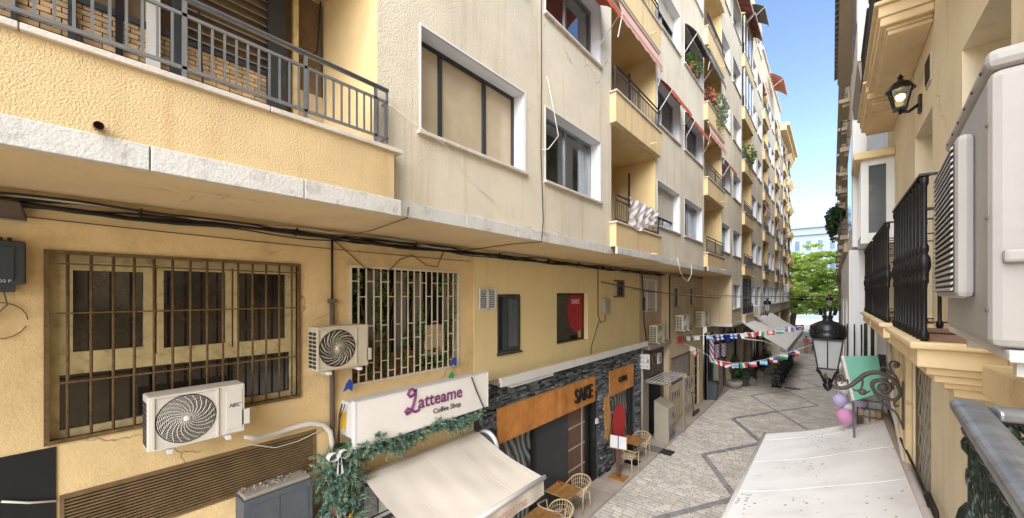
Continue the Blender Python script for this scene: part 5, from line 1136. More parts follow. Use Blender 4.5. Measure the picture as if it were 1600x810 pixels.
# ------------------------------------------------------------------ next buildings on the left
def far_block(label, y0, y1, top, wallm, pattern, zbase=4.05, cornice=False, boxm='box_ochre'):
    bld = thing('apartment_building', label, 'building', (-8, (y0 + y1) / 2, 0)); hs = []
    fl = int((top - .6 - 6.64) / P3 + .2)
    for t_, a, b in pattern:
        for k in range(fl):
            hs.append((a, b, 7.74 + P3 * k, 9.06 + P3 * k) if t_ == 'w' else (a, b, 6.75 + P3 * k, 9.5 + P3 * k))
        hs.append((a, b, 4.9, 6.25))
    mb = MB(); wall_x(mb, FX - .002, y0, y1, zbase, top, hs); mb.quad((FX, y1, 0), (-14, y1, 0), (-14, y1, top), (FX, y1, top)); mb.quad((FX, y0, top), (FX, y1, top), (-14, y1, top), (-14, y0, top)); mb.quad((FX, y0, zbase), (-14, y0, zbase), (-14, y0, top), (FX, y0, top)); mb.quad((FX, y0, zbase), (FX, y1, zbase), (-6, y1, zbase), (-6, y0, zbase))
    mb.build('facade_wall', wallm, bld)
    for t_, a, b in pattern:
        window(bld, FX, a, b, 4.9, 6.25, d=.2, glass='dark_glass', detail=False)
        for k in range(fl):
            if t_ == 'w': window(bld, FX, a, b, 7.74 + P3 * k, 9.06 + P3 * k, glass=rng.choice(['dark_glass', 'glass_grey']), detail=False, roller=rng.choice([0, 0, rng.uniform(.2, .8)]))
            else:
                balcony(bld, a, b, k, .9, 'dark_metal', boxm)
                if (k % 3) == 1: toldo(bld, BX - .03, a + .1, b - .1, 9.4 + P3 * k, .1, .4, 'toldo_pink')
    MB().box(-6, FX + .1, y0, y1, top + .001, top + .25).build('parapet', 'ledge', bld)
    if cornice:
        for k in range(fl + 1):
            zz = 6.7 + P3 * k
            MB().box(FX - .1, FX + .12, y1 - 4, y1 + .1, zz + .1, zz + .3).build('cornice', 'box_ochre', bld)
            for i in range(5): MB().hexa([(FX, y1 - 3.8 + i * .9, zz - .5), (FX + .1, y1 - 3.8 + i * .9, zz - .5), (FX + .1, y1 - 3.45 + i * .9, zz - .5), (FX, y1 - 3.45 + i * .9, zz - .5), (FX, y1 - 3.8 + i * .9, zz + .1), (FX + .45, y1 - 3.8 + i * .9, zz + .1), (FX + .45, y1 - 3.45 + i * .9, zz + .1), (FX, y1 - 3.45 + i * .9, zz + .1)]).build('corbel', 'box_ochre', bld)
        MB().box(FX - .2, FX + .5, y0, y1 + .2, top - .6, top - .2).build('cornice', 'box_ochre', bld); MB().box(FX - .2, FX + .75, y0, y1 + .3, top - .2, top + .1).build('cornice', 'box_ochre', bld)
    return bld
Bb = far_block('cream apartment block with red striped rooftop awning next to the long cream block', 33.45, 46.4, 23.7, 'cream', [('b', 33.8, 36.4), ('w', 36.9, 38.6), ('w', 39.2, 41), ('b', 41.8, 44.4), ('w', 44.8, 46)])
toldo(Bb, BX, 36.6, 40, 23.3, .9, .75, 'toldo_red', 'toldo_pink')
MB().box(-7, FX - .4, 34.5, 40, 23.96, 25.2).build('rooftop_cabin', 'cream', Bb)
Cc = far_block('far ochre block with ornate cornices closing the left side of the street', 46.45, 58, 22.6, 'house_stone', [('w', 47, 48.6), ('b', 49.4, 52), ('w', 52.8, 54.4), ('b', 55, 57.4)], cornice=True)
# potted plants on the balconies of the long block
def pot_plant(label, p, r_, n_, m_, droop=False):
    t = thing('potted_plant', label, 'plant', p, 'potted plants on balconies'); MB().lathe([(.08, 0), (.12, .2), (.13, .22), (.1, .2), (0, .19)], p, 10).build('pot', 'terracotta', t, smooth=True)
    MB().leaves((p[0], p[1], p[2] + .2 + r_ * (.4 if not droop else -.1)), (r_ * .7, r_, r_ * (1 if not droop else 1.4)), n_, .09).build('foliage', m_, t)
pot_plant('grey-green bushy plant spilling over an ochre balcony', (BX - .05, 18.6, 13.45), .65, 420, 'leaf_pale', True); pot_plant('potted plant on a window ledge under the dark awning', (FX + .05, 15.4, 13.78), .35, 200, 'leaf_pale'); pot_plant('second small potted plant on the window ledge under the dark awning', (FX + .05, 14.7, 13.78), .28, 140, 'leaf'); pot_plant('green leafy plant on the balcony below the enclosed gallery', (BX - .05, 26.4, 13.4), .7, 420, 'leaf'); pot_plant('dark red-leaved plant standing on an ochre balcony corner', (BX - .1, 17.2, 13.4), .4, 200, 'terracotta')
# enclosed gallery windows on the third balcony column
for k in (3, 4):
    q = MB(); frame_rect(q, BX - .08, BX - .02, 25.35, 28.35, 7.4 + P3 * k, 9.6 + P3 * k, .06); q.box(BX - .08, BX - .02, 26.3, 26.36, 7.4 + P3 * k, 9.6 + P3 * k); q.box(BX - .08, BX - .02, 27.3, 27.36, 7.4 + P3 * k, 9.6 + P3 * k); q = q.build('glazed_gallery', 'white_paint', A); MB().box(BX - .06, BX - .05, 25.4, 28.3, 7.45 + P3 * k, 9.55 + P3 * k).build('pane', 'glass_grey', q)

# ------------------------------------------------------------------ right side: yellow house
RX = .78
Hs = thing('town_house', 'yellow town house with moulded balconies and black balustrades', 'building', (2, 4, 0))
doors = []
for z_ in (5.42, 8.78):
    for a, b in ((-.6, .5), (3.48, 4.55), (5.7, 6.75), (7.8, 8.85)):
        if z_ < 6 and a > 7.5: continue
        doors.append((a, b, z_, z_ + 2.18))
lat = (5.77, 6.9, 3.3, 4.85)
mb = MB(); wall_x(mb, RX, -2.6, 9.75, 0, 12.4, doors + [lat, (8.0, 9.3, .1, 3.0), (3.6, 5.4, .1, 3.0)])
mb.quad((RX, -2.6, 12.4), (RX, 9.75, 12.4), (12, 9.75, 12.4), (12, -2.6, 12.4)); mb.quad((RX, -2.6, 0), (RX, -2.6, 12.4), (12, -2.6, 12.4), (12, -2.6, 0)); mb.quad((RX, 9.75, 0), (12, 9.75, 0), (12, 9.75, 12.4), (RX, 9.75, 12.4))
mb.build('facade_wall', 'house_yellow', Hs)
for a, b, z0, z1 in doors:
    d_ = MB(); x_ = RX + .3; frame_rect(d_, x_, x_ + .05, a, b, z0, z1, .07); d_.box(x_, x_ + .05, (a + b) / 2 - .04, (a + b) / 2 + .04, z0 + .07, z1 - .07); d_ = d_.build('balcony_door', 'white_paint', Hs)
    reveal(MB(), RX, -.32, a, b, z0, z1).build('reveal', 'house_yellow', d_); MB().box(x_ + .02, x_ + .03, a, b, z0, z1).build('pane', 'dark_glass', d_)
# lattice window
lt = MB(); frame_rect(lt, RX + .02, RX + .06, *lat[:2], *lat[2:], .04); lt = lt.build('lattice_window', 'cable_tan', Hs); reveal(MB(), RX, -.22, *lat).build('reveal', 'house_yellow', lt); MB().box(RX + .2, RX + .22, *lat).build('backing', 'dark_brown', lt)
l2 = MB(); n_ = 15
for i in range(-n_ * 2, n_ * 2):
    for s_ in (1, -1):
        y_a = lat[0] + i * .2; pts = []
        za, zb_ = lat[2], lat[3]; y_b = y_a + s_ * (zb_ - za) * .55
        t0, t1 = 0, 1
        lo, hi = lat[0] + .02, lat[1] - .02
        if y_b != y_a:
            ta, tb_ = (lo - y_a) / (y_b - y_a), (hi - y_a) / (y_b - y_a); t0, t1 = max(0, min(ta, tb_)), min(1, max(ta, tb_))
        if t1 - t0 < .03: continue
        l2.bar((RX + .04 + (.012 if s_ > 0 else 0), y_a + (y_b - y_a) * t0, za + (zb_ - za) * t0), (RX + .04 + (.012 if s_ > 0 else 0), y_a + (y_b - y_a) * t1, za + (zb_ - za) * t1), .032, .008, up=(1, 0, 0))
l2.build('lattice', 'cabinet', lt)
MB().box(RX - .05, RX + .05, lat[0] - .1, lat[1] + .2, 3.1, 3.29).build('lattice_sill', 'house_trim', Hs, bevel=.01)
MB().box(RX - .06, RX - .001, 6.98, 7.2, 0, 5.2).build('pilaster', 'house_trim', Hs, bevel=.01); MB().box(RX - .06, RX - .001, 7.5, 7.66, 0, 5.2).build('pilaster', 'house_trim', Hs, bevel=.01)
MB().box(RX - .12, RX - .001, -2.6, 3.42, 5.12, 5.3).build('string_course', 'house_trim', Hs, bevel=.012)
# balusters
BPROF = [(.022, 0), (.03, .02), (.03, .05), (.017, .07), (.017, .36), (.027, .37), (.027, .40), (.02, .415), (.036, .46), (.04, .49), (.034, .53), (.02, .555), (.027, .57), (.027, .60), (.017, .62), (.017, .98), (.026, 1.0), (.026, 1.03), (.016, 1.05)]
BPROF = [(r_ * .8, z_) for r_, z_ in BPROF]
bsrc = None
def r_balcony(y0, y1, ztop, x0=.40, rail_h=1.05, steps=((.06, .16, .21), (.1, .21, .26), (.15, .26, .30), (.2, .30, .36))):
    global bsrc
    s_ = MB().box(x0 - .02, RX - .001, y0 - .02, y1 + .02, ztop - .045, ztop).build('balcony', 'house_trim', Hs, bevel=.012)
    MB().box(x0 + .015, RX - .0015, y0 + .015, y1 - .015, ztop - .16, ztop - .046).build('fascia', 'house_trim', s_, bevel=.006)
    for i, (dx, h0, h1) in enumerate(steps): MB().box(x0 + dx, RX - .002, y0 + dx, y1 - dx, ztop - h1, ztop - h0 - .001).build('moulding', 'house_trim', s_, bevel=.01)
    MB().box(x0 + .05, RX - .002, y0 + .04, y1 - .04, ztop + .0005, ztop + .004).build('floor_tiles', 'tile_floor', s_)
    xr = x0 + .05; zt = ztop + rail_h
    rr = MB(); rr.box(xr - .025, xr + .025, y0 + .03, y1 - .03, zt, zt + .015); rr.box(xr - .012, xr + .012, y0 + .04, y1 - .04, ztop + .05, ztop + .065)
    for yy in (y0 + .05, y1 - .05): rr.box(xr, RX, yy - .012, yy + .012, zt, zt + .015); rr.box(xr, RX, yy - .008, yy + .008, zt - .22, zt - .21); rr.box(xr, RX, yy - .008, yy + .008, ztop + .05, ztop + .06)
    rr.build('handrail', 'black_iron', s_)
    n_ = int((y1 - y0 - .1) / .15)
    pos_ = [(xr, y0 + .05 + (y1 - y0 - .1) * i / n_) for i in range(n_ + 1)] + [(xr + .27, y0 + .05), (xr + .27, y1 - .05)]
    for px_, py_ in pos_:
        if bsrc is None: bsrc = MB().lathe(BPROF, (0, 0, 0), 10).build('baluster', 'black_iron', s_, smooth=True); o = bsrc
        else: o = bsrc.copy(); col.objects.link(o); o.parent = s_; o.name = 'baluster'
        o.location = (px_, py_, ztop + .003)
    return s_
for a, b in ((3.5, 5.0), (5.6, 7.3), (7.5, 9.05)): r_balcony(a, b, 5.40)
for z_ in (8.76,):
    for a, b in ((3.3, 5.0), (5.55, 7.35), (7.5, 9.1)): r_balcony(a, b, z_, x0=.36, steps=((.03, .16, .25), (.075, .25, .29), (.09, .29, .335)))
# white bay window
BW = MB().box(.37, RX, 8.72, 9.74, 6.55, 6.62).build('bay_window', 'white_pvc', Hs)
MB().box(.28, RX - .002, 8.6, 9.74, 7.94, 8.06).build('roof_slab', 'house_trim', BW, bevel=.012); MB().box(.38, RX, 8.74, 9.74, 8.061, 8.1).build('roof_top', 'ledge', BW)
q = MB(); q.box(.37, .47, 8.72, 8.8, 6.62, 7.94); q.box(RX - .1, RX, 8.72, 8.8, 6.62, 7.94); q.box(.47, RX - .1, 8.72, 8.8, 6.62, 6.72); q.box(.47, RX - .1, 8.72, 8.8, 7.84, 7.94); q.box(.37, .43, 9.2, 9.26, 6.62, 7.94); q.box(.37, .43, 9.68, 9.74, 6.62, 7.94); q.box(.37, .43, 8.8, 9.74, 7.86, 7.94); q.box(.37, .43, 8.8, 9.74, 6.62, 6.7); q.build('frame', 'white_pvc', BW, bevel=.004)
MB().box(.47, RX - .1, 8.755, 8.762, 6.72, 7.84).build('pane', 'glass_grey', BW); MB().box(.395, .402, 8.8, 9.68, 6.7, 7.86).build('pane', 'glass_grey', BW)
# vent grille, wall lantern
t = thing('wall_vent', 'small brown slotted vent high on the yellow house wall', 'vent', (RX, 5.3, 8.3)); pv_ = PX(1452, 112, RX)
MB().box(RX - .012, RX - .001, pv_.y - .14, pv_.y + .14, pv_.z - .14, pv_.z + .16).build('frame', 'ledge', t)
for i in range(4): MB().box(RX - .018, RX - .0125, pv_.y - .12 + i * .065, pv_.y - .075 + i * .065, pv_.z - .11, pv_.z + .13).build('slot', 'dark_brown', t)
lp = PX(1440, 162, RX); t = thing('wall_lantern', 'small black wall lantern with a lit yellow bulb on the yellow house', 'lantern', lp)
cx = RX - .17; cy = lp.y; cz = lp.z + .02
MB().box(RX - .03, RX - .001, cy - .05, cy + .05, lp.z - .1, lp.z + .1).build('back_plate', 'lamp_black', t, bevel=.01); MB().tube([(RX - .02, cy, lp.z), (RX - .1, cy, lp.z - .06), (cx, cy, lp.z - .04)], .018).build('arm', 'lamp_black', t, smooth=True)
q = MB()
for s1, s2 in ((1, 1), (1, -1), (-1, 1), (-1, -1)): q.bar((cx + s1 * .05, cy + s2 * .05, cz - .02), (cx + s1 * .09, cy + s2 * .09, cz + .18), .012)
q.box(cx - .06, cx + .06, cy - .06, cy + .06, cz - .04, cz - .02); q.build('frame', 'lamp_black', t)
MB().lathe([(.13, 0), (.135, .01), (.09, .08), (.03, .12), (.02, .14), (.03, .155), (0, .2)], (cx, cy, cz + .18), 8).build('cap', 'lamp_black', t); MB().lathe([(0, 0), (.02, .02), (.01, .05), (.02, .06)], (cx, cy, cz - .1), 8).build('finial', 'lamp_black', t)
MB().hexa([(cx - .047, cy - .047, cz - .02), (cx + .047, cy - .047, cz - .02), (cx + .047, cy + .047, cz - .02), (cx - .047, cy + .047, cz - .02), (cx - .086, cy - .086, cz + .178), (cx + .086, cy - .086, cz + .178), (cx + .086, cy + .086, cz + .178), (cx - .086, cy + .086, cz + .178)]).build('glass', 'clear_glass', t)
bm = bpy.data.materials.new('bulb'); bm.use_nodes = True; pb_ = bm.node_tree.nodes['Principled BSDF']; pb_.inputs['Base Color'].default_value = (.9, .75, .4, 1); pb_.inputs['Emission Color'].default_value = (1, .75, .3, 1); pb_.inputs['Emission Strength'].default_value = .8; MATS['bulb'] = bm
MB().lathe([(0, 0), (.03, .01), (.045, .04), (.04, .07), (0, .09)], (cx, cy, cz + .06), 10).build('bulb', 'bulb', t, smooth=True)

# ------------------------------------------------------------------ white house and far houses on the right
WH = thing('white_town_house', 'white and grey town house with glazed galleries past the yellow house', 'building', (3, 13, 0)); X2 = .25
mb = MB(); wall_x(mb, X2, 9.76, 18, 0, 6.54, [(10.5, 12, 3.6, 5.6), (13.5, 15, 3.6, 5.6)]); mb.quad((X2, 9.76, 0), (12, 9.76, 0), (12, 9.76, 6.54), (X2, 9.76, 6.54)); mb.quad((X2, 9.76, 6.54), (X2, 18, 6.54), (12, 18, 6.54), (12, 9.76, 6.54))
wall_x(mb, .5, 9.76, 18, 6.54, 13.2, [(12.5, 14, 7, 9.2), (15, 16.5, 7, 9.2), (12.5, 14, 10.2, 12.4), (15, 16.5, 10.2, 12.4)]); mb.quad((.5, 18, 0), (12, 18, 0), (12, 18, 13.2), (.5, 18, 13.2)); mb.quad((.5, 9.76, 13.2), (12, 9.76, 13.2), (12, 18, 13.2), (.5, 18, 13.2))
mb.build('facade_wall', 'house_white', WH)
for a, b, z0, z1, x_ in ((10.5, 12, 3.6, 5.6, X2), (13.5, 15, 3.6, 5.6, X2), (12.5, 14, 7, 9.2, .5), (15, 16.5, 7, 9.2, .5), (12.5, 14, 10.2, 12.4, .5), (15, 16.5, 10.2, 12.4, .5)):
    q = MB(); frame_rect(q, x_ + .1, x_ + .15, a, b, z0, z1, .08); q = q.build('window', 'white_pvc', WH); MB().box(x_ + .12, x_ + .13, a, b, z0, z1).build('pane', 'dark_glass', q); reveal(MB(), x_, -.16, a, b, z0, z1).build('reveal', 'house_white', q)
for i in range(9): MB().box(X2 + .02 + i * .06, X2 + .03 + i * .06, 9.745, 9.759, 2.5, 6.5).build('batten', 'house_white', WH)
pa, pb = PY(1345, 505, 9.72), PY(1371, 562, 9.72)
q = MB(); q.box(pa.x, pb.x, 9.70, 9.744, pa.z, pa.z + .05); q.box(pa.x, pa.x + .04, 9.70, 9.744, pb.z, pa.z); q.box(pb.x - .04, pb.x, 9.70, 9.744, pb.z, pa.z); q.box((pa.x + pb.x) / 2 - .02, (pa.x + pb.x) / 2 + .02, 9.70, 9.744, pb.z, pa.z); q = q.build('side_window', 'white_pvc', WH); MB().box(pa.x, pb.x, 9.72, 9.743, pb.z, pa.z).build('pane', 'dark_glass', q)
zl = PY(1355, 578, 9.4).z
q = MB().box(X2 - .02, RX - .05, 9.3, 9.744, zl - .1, zl).build('side_balcony', 'house_stone', WH, bevel=.01); MB().box(X2 + .03, RX - .05, 9.38, 9.744, zl - .18, zl - .101).build('moulding', 'house_stone', q)
for i in range(7):
    xx = X2 + .04 + i * .075; MB().tube([(xx + .028 * math.cos(a * .63), 9.33, zl + .09 + .045 * math.sin(a * .63)) for a in range(10)], .008, 4, closed=True).build('scroll', 'black_iron', q); MB().tube([(xx + .037, 9.33, zl), (xx + .037, 9.33, zl + .2)], .006, 4).build('rail_bar', 'black_iron', q)
MB().box(X2, RX - .05, 9.32, 9.34, zl + .16, zl + .18).build('handrail', 'black_iron', q); MB().box(RX - .16, RX - .06, 9.29, 9.37, zl, zl + .3).build('corner_post', 'black_iron', q)
for xx in (X2 - .03, X2 + .07, X2 + .17): MB().tube([(xx, 9.6, zl - .02), (xx, 9.6, zl + .8)], .012, 6).build('tall_bar', 'black_iron', q)
ub = MB().box(.37, .6, 9.76, 12.2, 10.1, 13.1).build('upper_bay', 'house_white', WH); MB().hexa([(.5, 9.78, 9.2), (.6, 9.78, 9.2), (.6, 12.2, 9.2), (.5, 12.2, 9.2), (.37, 9.78, 10.09), (.6, 9.78, 10.09), (.6, 12.2, 10.09), (.37, 12.2, 10.09)]).build('bay_corbel', 'concrete', ub)
for i in range(4): MB().box(.36, .369, 9.9 + i * .58, 10.4 + i * .58, 10.9, 12.8).build('pane', 'glass_grey', ub)
lb_ = MB().box(.3, .5, 9.76, 12.2, 6.6, 9.0).build('lower_bay', 'white_pvc', WH)
for i in range(4): MB().box(.29, .299, 9.9 + i * .58, 10.4 + i * .58, 7.0, 8.8).build('pane', 'glass_grey', lb_)
ev = MB().box(.15, .6, 9.76, 18.1, 13.2, 13.32).build('eave', 'house_stone', WH)
for i in range(28):
    yy = 9.85 + i * .295; m_ = MB(); k = 6; pts = [(yy + .13 * math.cos(math.pi * j / k), .13 * math.sin(math.pi * j / k)) for j in range(k + 1)]
    for j in range(k): m_.quad((.06, pts[j][0], 13.33 + pts[j][1]), (.06, pts[j + 1][0], 13.33 + pts[j + 1][1]), (1.4, pts[j + 1][0], 13.83 + pts[j + 1][1]), (1.4, pts[j][0], 13.83 + pts[j][1]))
    m_.build('roof_tile', 'brown_panel', ev)
ST = thing('stone_town_house', 'tall beige stone house with iron balconies at the far right', 'building', (4, 40, 0)); X3 = .62
hs = [(a, a + 1.3, z_, z_ + 2.3) for a in (20, 24, 28, 33, 38, 44, 50) for z_ in (4.6, 8.0, 11.4, 14.8)]
mb = MB(); wall_x(mb, X3, 18.01, 62, 0, 19.2, hs); mb.quad((X3, 18.01, 0), (12, 18.01, 0), (12, 18.01, 19.2), (X3, 18.01, 19.2)); mb.quad((X3, 62, 0), (12, 62, 0), (12, 62, 19.2), (X3, 62, 19.2)); mb.quad((X3, 18.01, 19.2), (12, 18.01, 19.2), (12, 62, 19.2), (X3, 62, 19.2)); mb.build('facade_wall', 'house_stone', ST)
for a, b, z0, z1 in hs:
    q = MB(); frame_rect(q, X3 + .15, X3 + .2, a, b, z0, z1, .08); q = q.build('window', 'white_pvc', ST); MB().box(X3 + .17, X3 + .18, a, b, z0, z1).build('pane', 'dark_glass', q); reveal(MB(), X3, -.2, a, b, z0, z1).build('reveal', 'house_stone', q)
    if z0 > 5:
        s_ = MB().box(X3 - .38, X3, a - .4, b + .4, z0 - .18, z0 - .02).build('balcony', 'house_stone', ST); MB().box(X3 - .25, X3, a - .25, b + .25, z0 - .34, z0 - .181).build('moulding', 'house_stone', s_)
        r_ = MB(); r_.box(X3 - .36, X3 - .33, a - .38, b + .38, z0 + .95, z0 + .98); [r_.box(X3 - .352, X3 - .338, a - .36 + i * .12, a - .346 + i * .12, z0 - .02, z0 + .95) for i in range(18)]; [r_.box(X3 - .36, X3, yy - .01, yy + .01, z0 + .95, z0 + .98) for yy in (a - .37, b + .37)]; r_.build('railing', 'black_iron', s_)
for z_ in (7.2, 18.6): MB().box(X3 - .3, X3, 18.0, 62.1, z_, z_ + .3).build('cornice', 'house_stone', ST)
for a in (20, 26, 32, 40, 48): q = MB().box(X3 - .05, X3 - .001, a, a + 2.4, .05, 3.2).build('shop_front', 'brown_panel', ST); MB().box(X3 - .06, X3 - .051, a + .15, a + 2.25, .5, 2.8).build('pane', 'dark_glass', q)
pt = thing('hanging_plant', 'dark bush hanging from the roof edge of the beige stone house', 'plant', (.3, 33, 14)); m_ = MB()
pc = PY(1304, 338, 30.0); m_.leaves(pc, (.45, .6, .55), 320, .16); m_.leaves(PY(1300, 352, 30.0), (.3, .5, .7), 240, .16); m_.leaves(PY(1302, 366, 30.0), (.16, .3, .5), 110, .14); m_.leaves(PY(1311, 334, 30), (.4, .5, .3), 150, .15); m_.build('foliage', 'leaf_dark', pt); MB().tube([PY(1300, 366, 30), PY(1304, 340, 30), (X3 + .1, 30, pc.z - .2)], .05).build('stem', 'bark', pt)
# spotted white awning cloth: small mildew flecks gathered along the sag line
m = mat('awning_spotted', '#ececec', .8, var=.03, vs=1.5, dirt=.35, dc='#b5aca6', ds=2.5, bump=.05, bs=90); n = m.node_tree.nodes; l = m.node_tree.links; b = n['Principled BSDF']
src = b.inputs['Base Color'].links[0].from_socket
g_ = n.new('ShaderNodeNewGeometry'); vo = n.new('ShaderNodeTexVoronoi'); vo.inputs['Scale'].default_value = 11; l.new(g_.outputs['Position'], vo.inputs['Vector'])
n1_ = n.new('ShaderNodeTexNoise'); n1_.inputs['Scale'].default_value = 1.7; l.new(g_.outputs['Position'], n1_.inputs['Vector'])
r1 = n.new('ShaderNodeMapRange'); r1.inputs[1].default_value = .45; r1.inputs[2].default_value = .75; r1.inputs[3].default_value = .03; r1.inputs[4].default_value = .26; l.new(n1_.outputs['Fac'], r1.inputs[0])
lt_ = n.new('ShaderNodeMath'); lt_.operation = 'LESS_THAN'; l.new(vo.outputs['Distance'], lt_.inputs[0]); l.new(r1.outputs[0], lt_.inputs[1])
mu = n.new('ShaderNodeMath'); mu.operation = 'MULTIPLY'; mu.inputs[1].default_value = .7; l.new(lt_.outputs[0], mu.inputs[0])
mx_ = n.new('ShaderNodeMix'); mx_.data_type = 'RGBA'; l.new(mu.outputs[0], mx_.inputs[0]); l.new(src, mx_.inputs[6]); mx_.inputs[7].default_value = (*lin('#5a4b44'), 1); l.new(mx_.outputs[2], b.inputs['Base Color'])
# ------------------------------------------------------------------ right awning, teal panel, balloons
XW = RX - .02
pf, pl = PX(1385, 648, XW), None
YF = pf.y; ZW = pf.z
fl_ = PY(1197, 677, YF); XO, ZO = fl_.x, fl_.z
WA = thing('shop_awning', 'wide white fabric awning with dark spots on the yellow house', 'awning', (0, 6.5, ZO))
def az_(t_, s_): return ZW + (ZO - ZW) * s_ - .05 * math.sin(math.pi * s_) * (1 + .3 * math.sin(t_ * 8)) + .006 * math.sin(t_ * 61 + s_ * 5) * s_ * (1 - s_) * 3 + .008 * math.sin(t_ * 23 - s_ * 9) * math.sin(math.pi * s_)
m_ = MB(); NY, NXs = 60, 16; Y0 = 3.2; vs = []
for d in (0, .008):
    for i in range(NY + 1):
        for j in range(NXs + 1):
            t_, s_ = i / NY, j / NXs
            vs.append((XW + (XO - XW) * s_, Y0 + (YF - Y0) * t_, az_(t_, s_) - d))
o_ = (NY + 1) * (NXs + 1); ff = []
for i in range(NY):
    for j in range(NXs): a = i * (NXs + 1) + j; ff += [(a, a + 1, a + NXs + 2, a + NXs + 1), (o_ + a, o_ + a + NXs + 1, o_ + a + NXs + 2, o_ + a + 1)]
for j in range(NXs): a = NY * (NXs + 1) + j; ff.append((a, a + 1, o_ + a + 1, o_ + a))
m_.add(vs, ff); m_.build('fabric', 'awning_spotted', WA, smooth=True)
for t_ in (.12, .32, .52, .72, .92):
    MB().tube([(XW + (XO - XW) * j / 16, Y0 + (YF - Y0) * t_, az_(t_, j / 16) + .001) for j in range(17)], .003, 4).build('seam', 'awning_spotted', WA)
MB().tube([(XO - .02, Y0, ZO - .02), (XO - .02, YF + .02, ZO - .02)], .035, 8).build('front_bar', 'white_paint', WA, smooth=True)
MB().tube([(XW - .03, Y0, ZW + .0), (XW - .03, YF, ZW + .0)], .045, 8).build('roller', 'fabric_white', WA, smooth=True)
for yy in (Y0 + .4, YF - .3): MB().tube([(XW, yy, ZW - .3), ((XW + XO) / 2, yy - .3, (ZW + ZO) / 2 - .25), (XO, yy, ZO - .04)], .025).build('arm', 'white_paint', WA)
cable('grey cable bundle along the wall beside the white spotted awning', [(RX - .05, 9.5, 3.75), (RX - .06, 8, 3.72), (RX - .05, 6.5, 3.7), (RX - .05, 5.6, 3.68), (RX - .06, 4.8, 3.66), (RX - .05, 3.4, 3.66)], .014, 'cable')
cable('black cable loop beside the lattice window', [(RX - .04, 5.55, 3.6), (RX - .08, 5.5, 3.75), (RX - .08, 5.3, 3.82), (RX - .06, 5.1, 3.75), (RX - .05, 5.0, 3.5)], .018)
cable('pale pipe run down the yellow house wall past the awning corner', [(RX - .05, 8.9, 4.9), (RX - .06, 8.6, 4.4), (RX - .06, 8.2, 3.95), (RX - .05, 6.4, 3.3)], .03, 'cable_white')
tp = thing('teal_awning', 'small tilted teal panel awning with a white edge on the white house', 'awning', (.3, 9.3, 4))
pts = [PY(1316, 557, 9.28), PY(1333, 627, 8.7), PY(1380, 612, 8.75), PY(1372, 556, 9.28)]
MB().plate(pts, .03).build('panel', 'teal', tp); MB().bar(pts[0], pts[1], .04, .05).build('edge_bar', 'white_paint', tp); MB().tube([pts[1], pts[1] + Vector((.02, 0, -.8))], .02).build('strut', 'grey_metal', tp); MB().tube([pts[2], pts[2] + Vector((.05, .1, -.3))], .02).build('strut', 'grey_metal', tp)
for px, py, rr, m__, lb in ((1307, 573, 10, 'b_white', 'white balloon behind the lantern bracket'), (1320, 606, 12, 'b_white', 'white balloon beneath the teal panel edge'), (1313, 627, 12, 'b_lilac', 'lilac balloon above the pink balloon'), (1329, 640, 11, 'b_white', 'white balloon touching the pink balloon'), (1343, 632, 12, 'b_lilac', 'lilac balloon next to the wall above the awning edge'), (1321, 652, 14, 'b_pink', 'bright pink balloon at the awning edge')):
    p = PY(px, py, 9.55 if py < 650 else 9.25); s_ = rr / 98
    bl = thing('balloon', lb, 'balloon', p, 'balloons by the white house'); MB().lathe([(0, -1.25 * s_), (.12 * s_, -1.22 * s_), (.08 * s_, -1.14 * s_), (.45 * s_, -.85 * s_), (.8 * s_, -.4 * s_), (1 * s_, .15 * s_), (.9 * s_, .6 * s_), (.55 * s_, .92 * s_), (.2 * s_, 1.03 * s_), (0, 1.05 * s_)], p, 16).build('skin', m__, bl, smooth=True)
    MB().tube([p + Vector((0, 0, -1.2 * s_)), p + Vector((.05, 0, -1.2 * s_ - .6))], .004, 4).build('string', 'f_white', bl)
# clutter of a souvenir rack below
t = thing('postcard_rack', 'dark wire rack of small goods against the white house wall', 'rack', (.55, 9.2, 2)); q = MB()
for i in range(5): q.box(.35, .7, 9.45, 9.47, 3.2 + i * .14, 3.22 + i * .14)
for xx in (.36, .69): q.box(xx - .01, xx + .01, 9.45, 9.47, .0, 3.9)
q.build('wire_frame', 'bracket_iron', t)
for i in range(12): MB().box(.37 + (i % 4) * .08, .43 + (i % 4) * .08, 9.42, 9.449, 3.22 + (i // 4) * .14, 3.33 + (i // 4) * .14).build('item', rng.choice(['cabinet', 'table_wood', 'house_stone', 'brown_panel']), t)

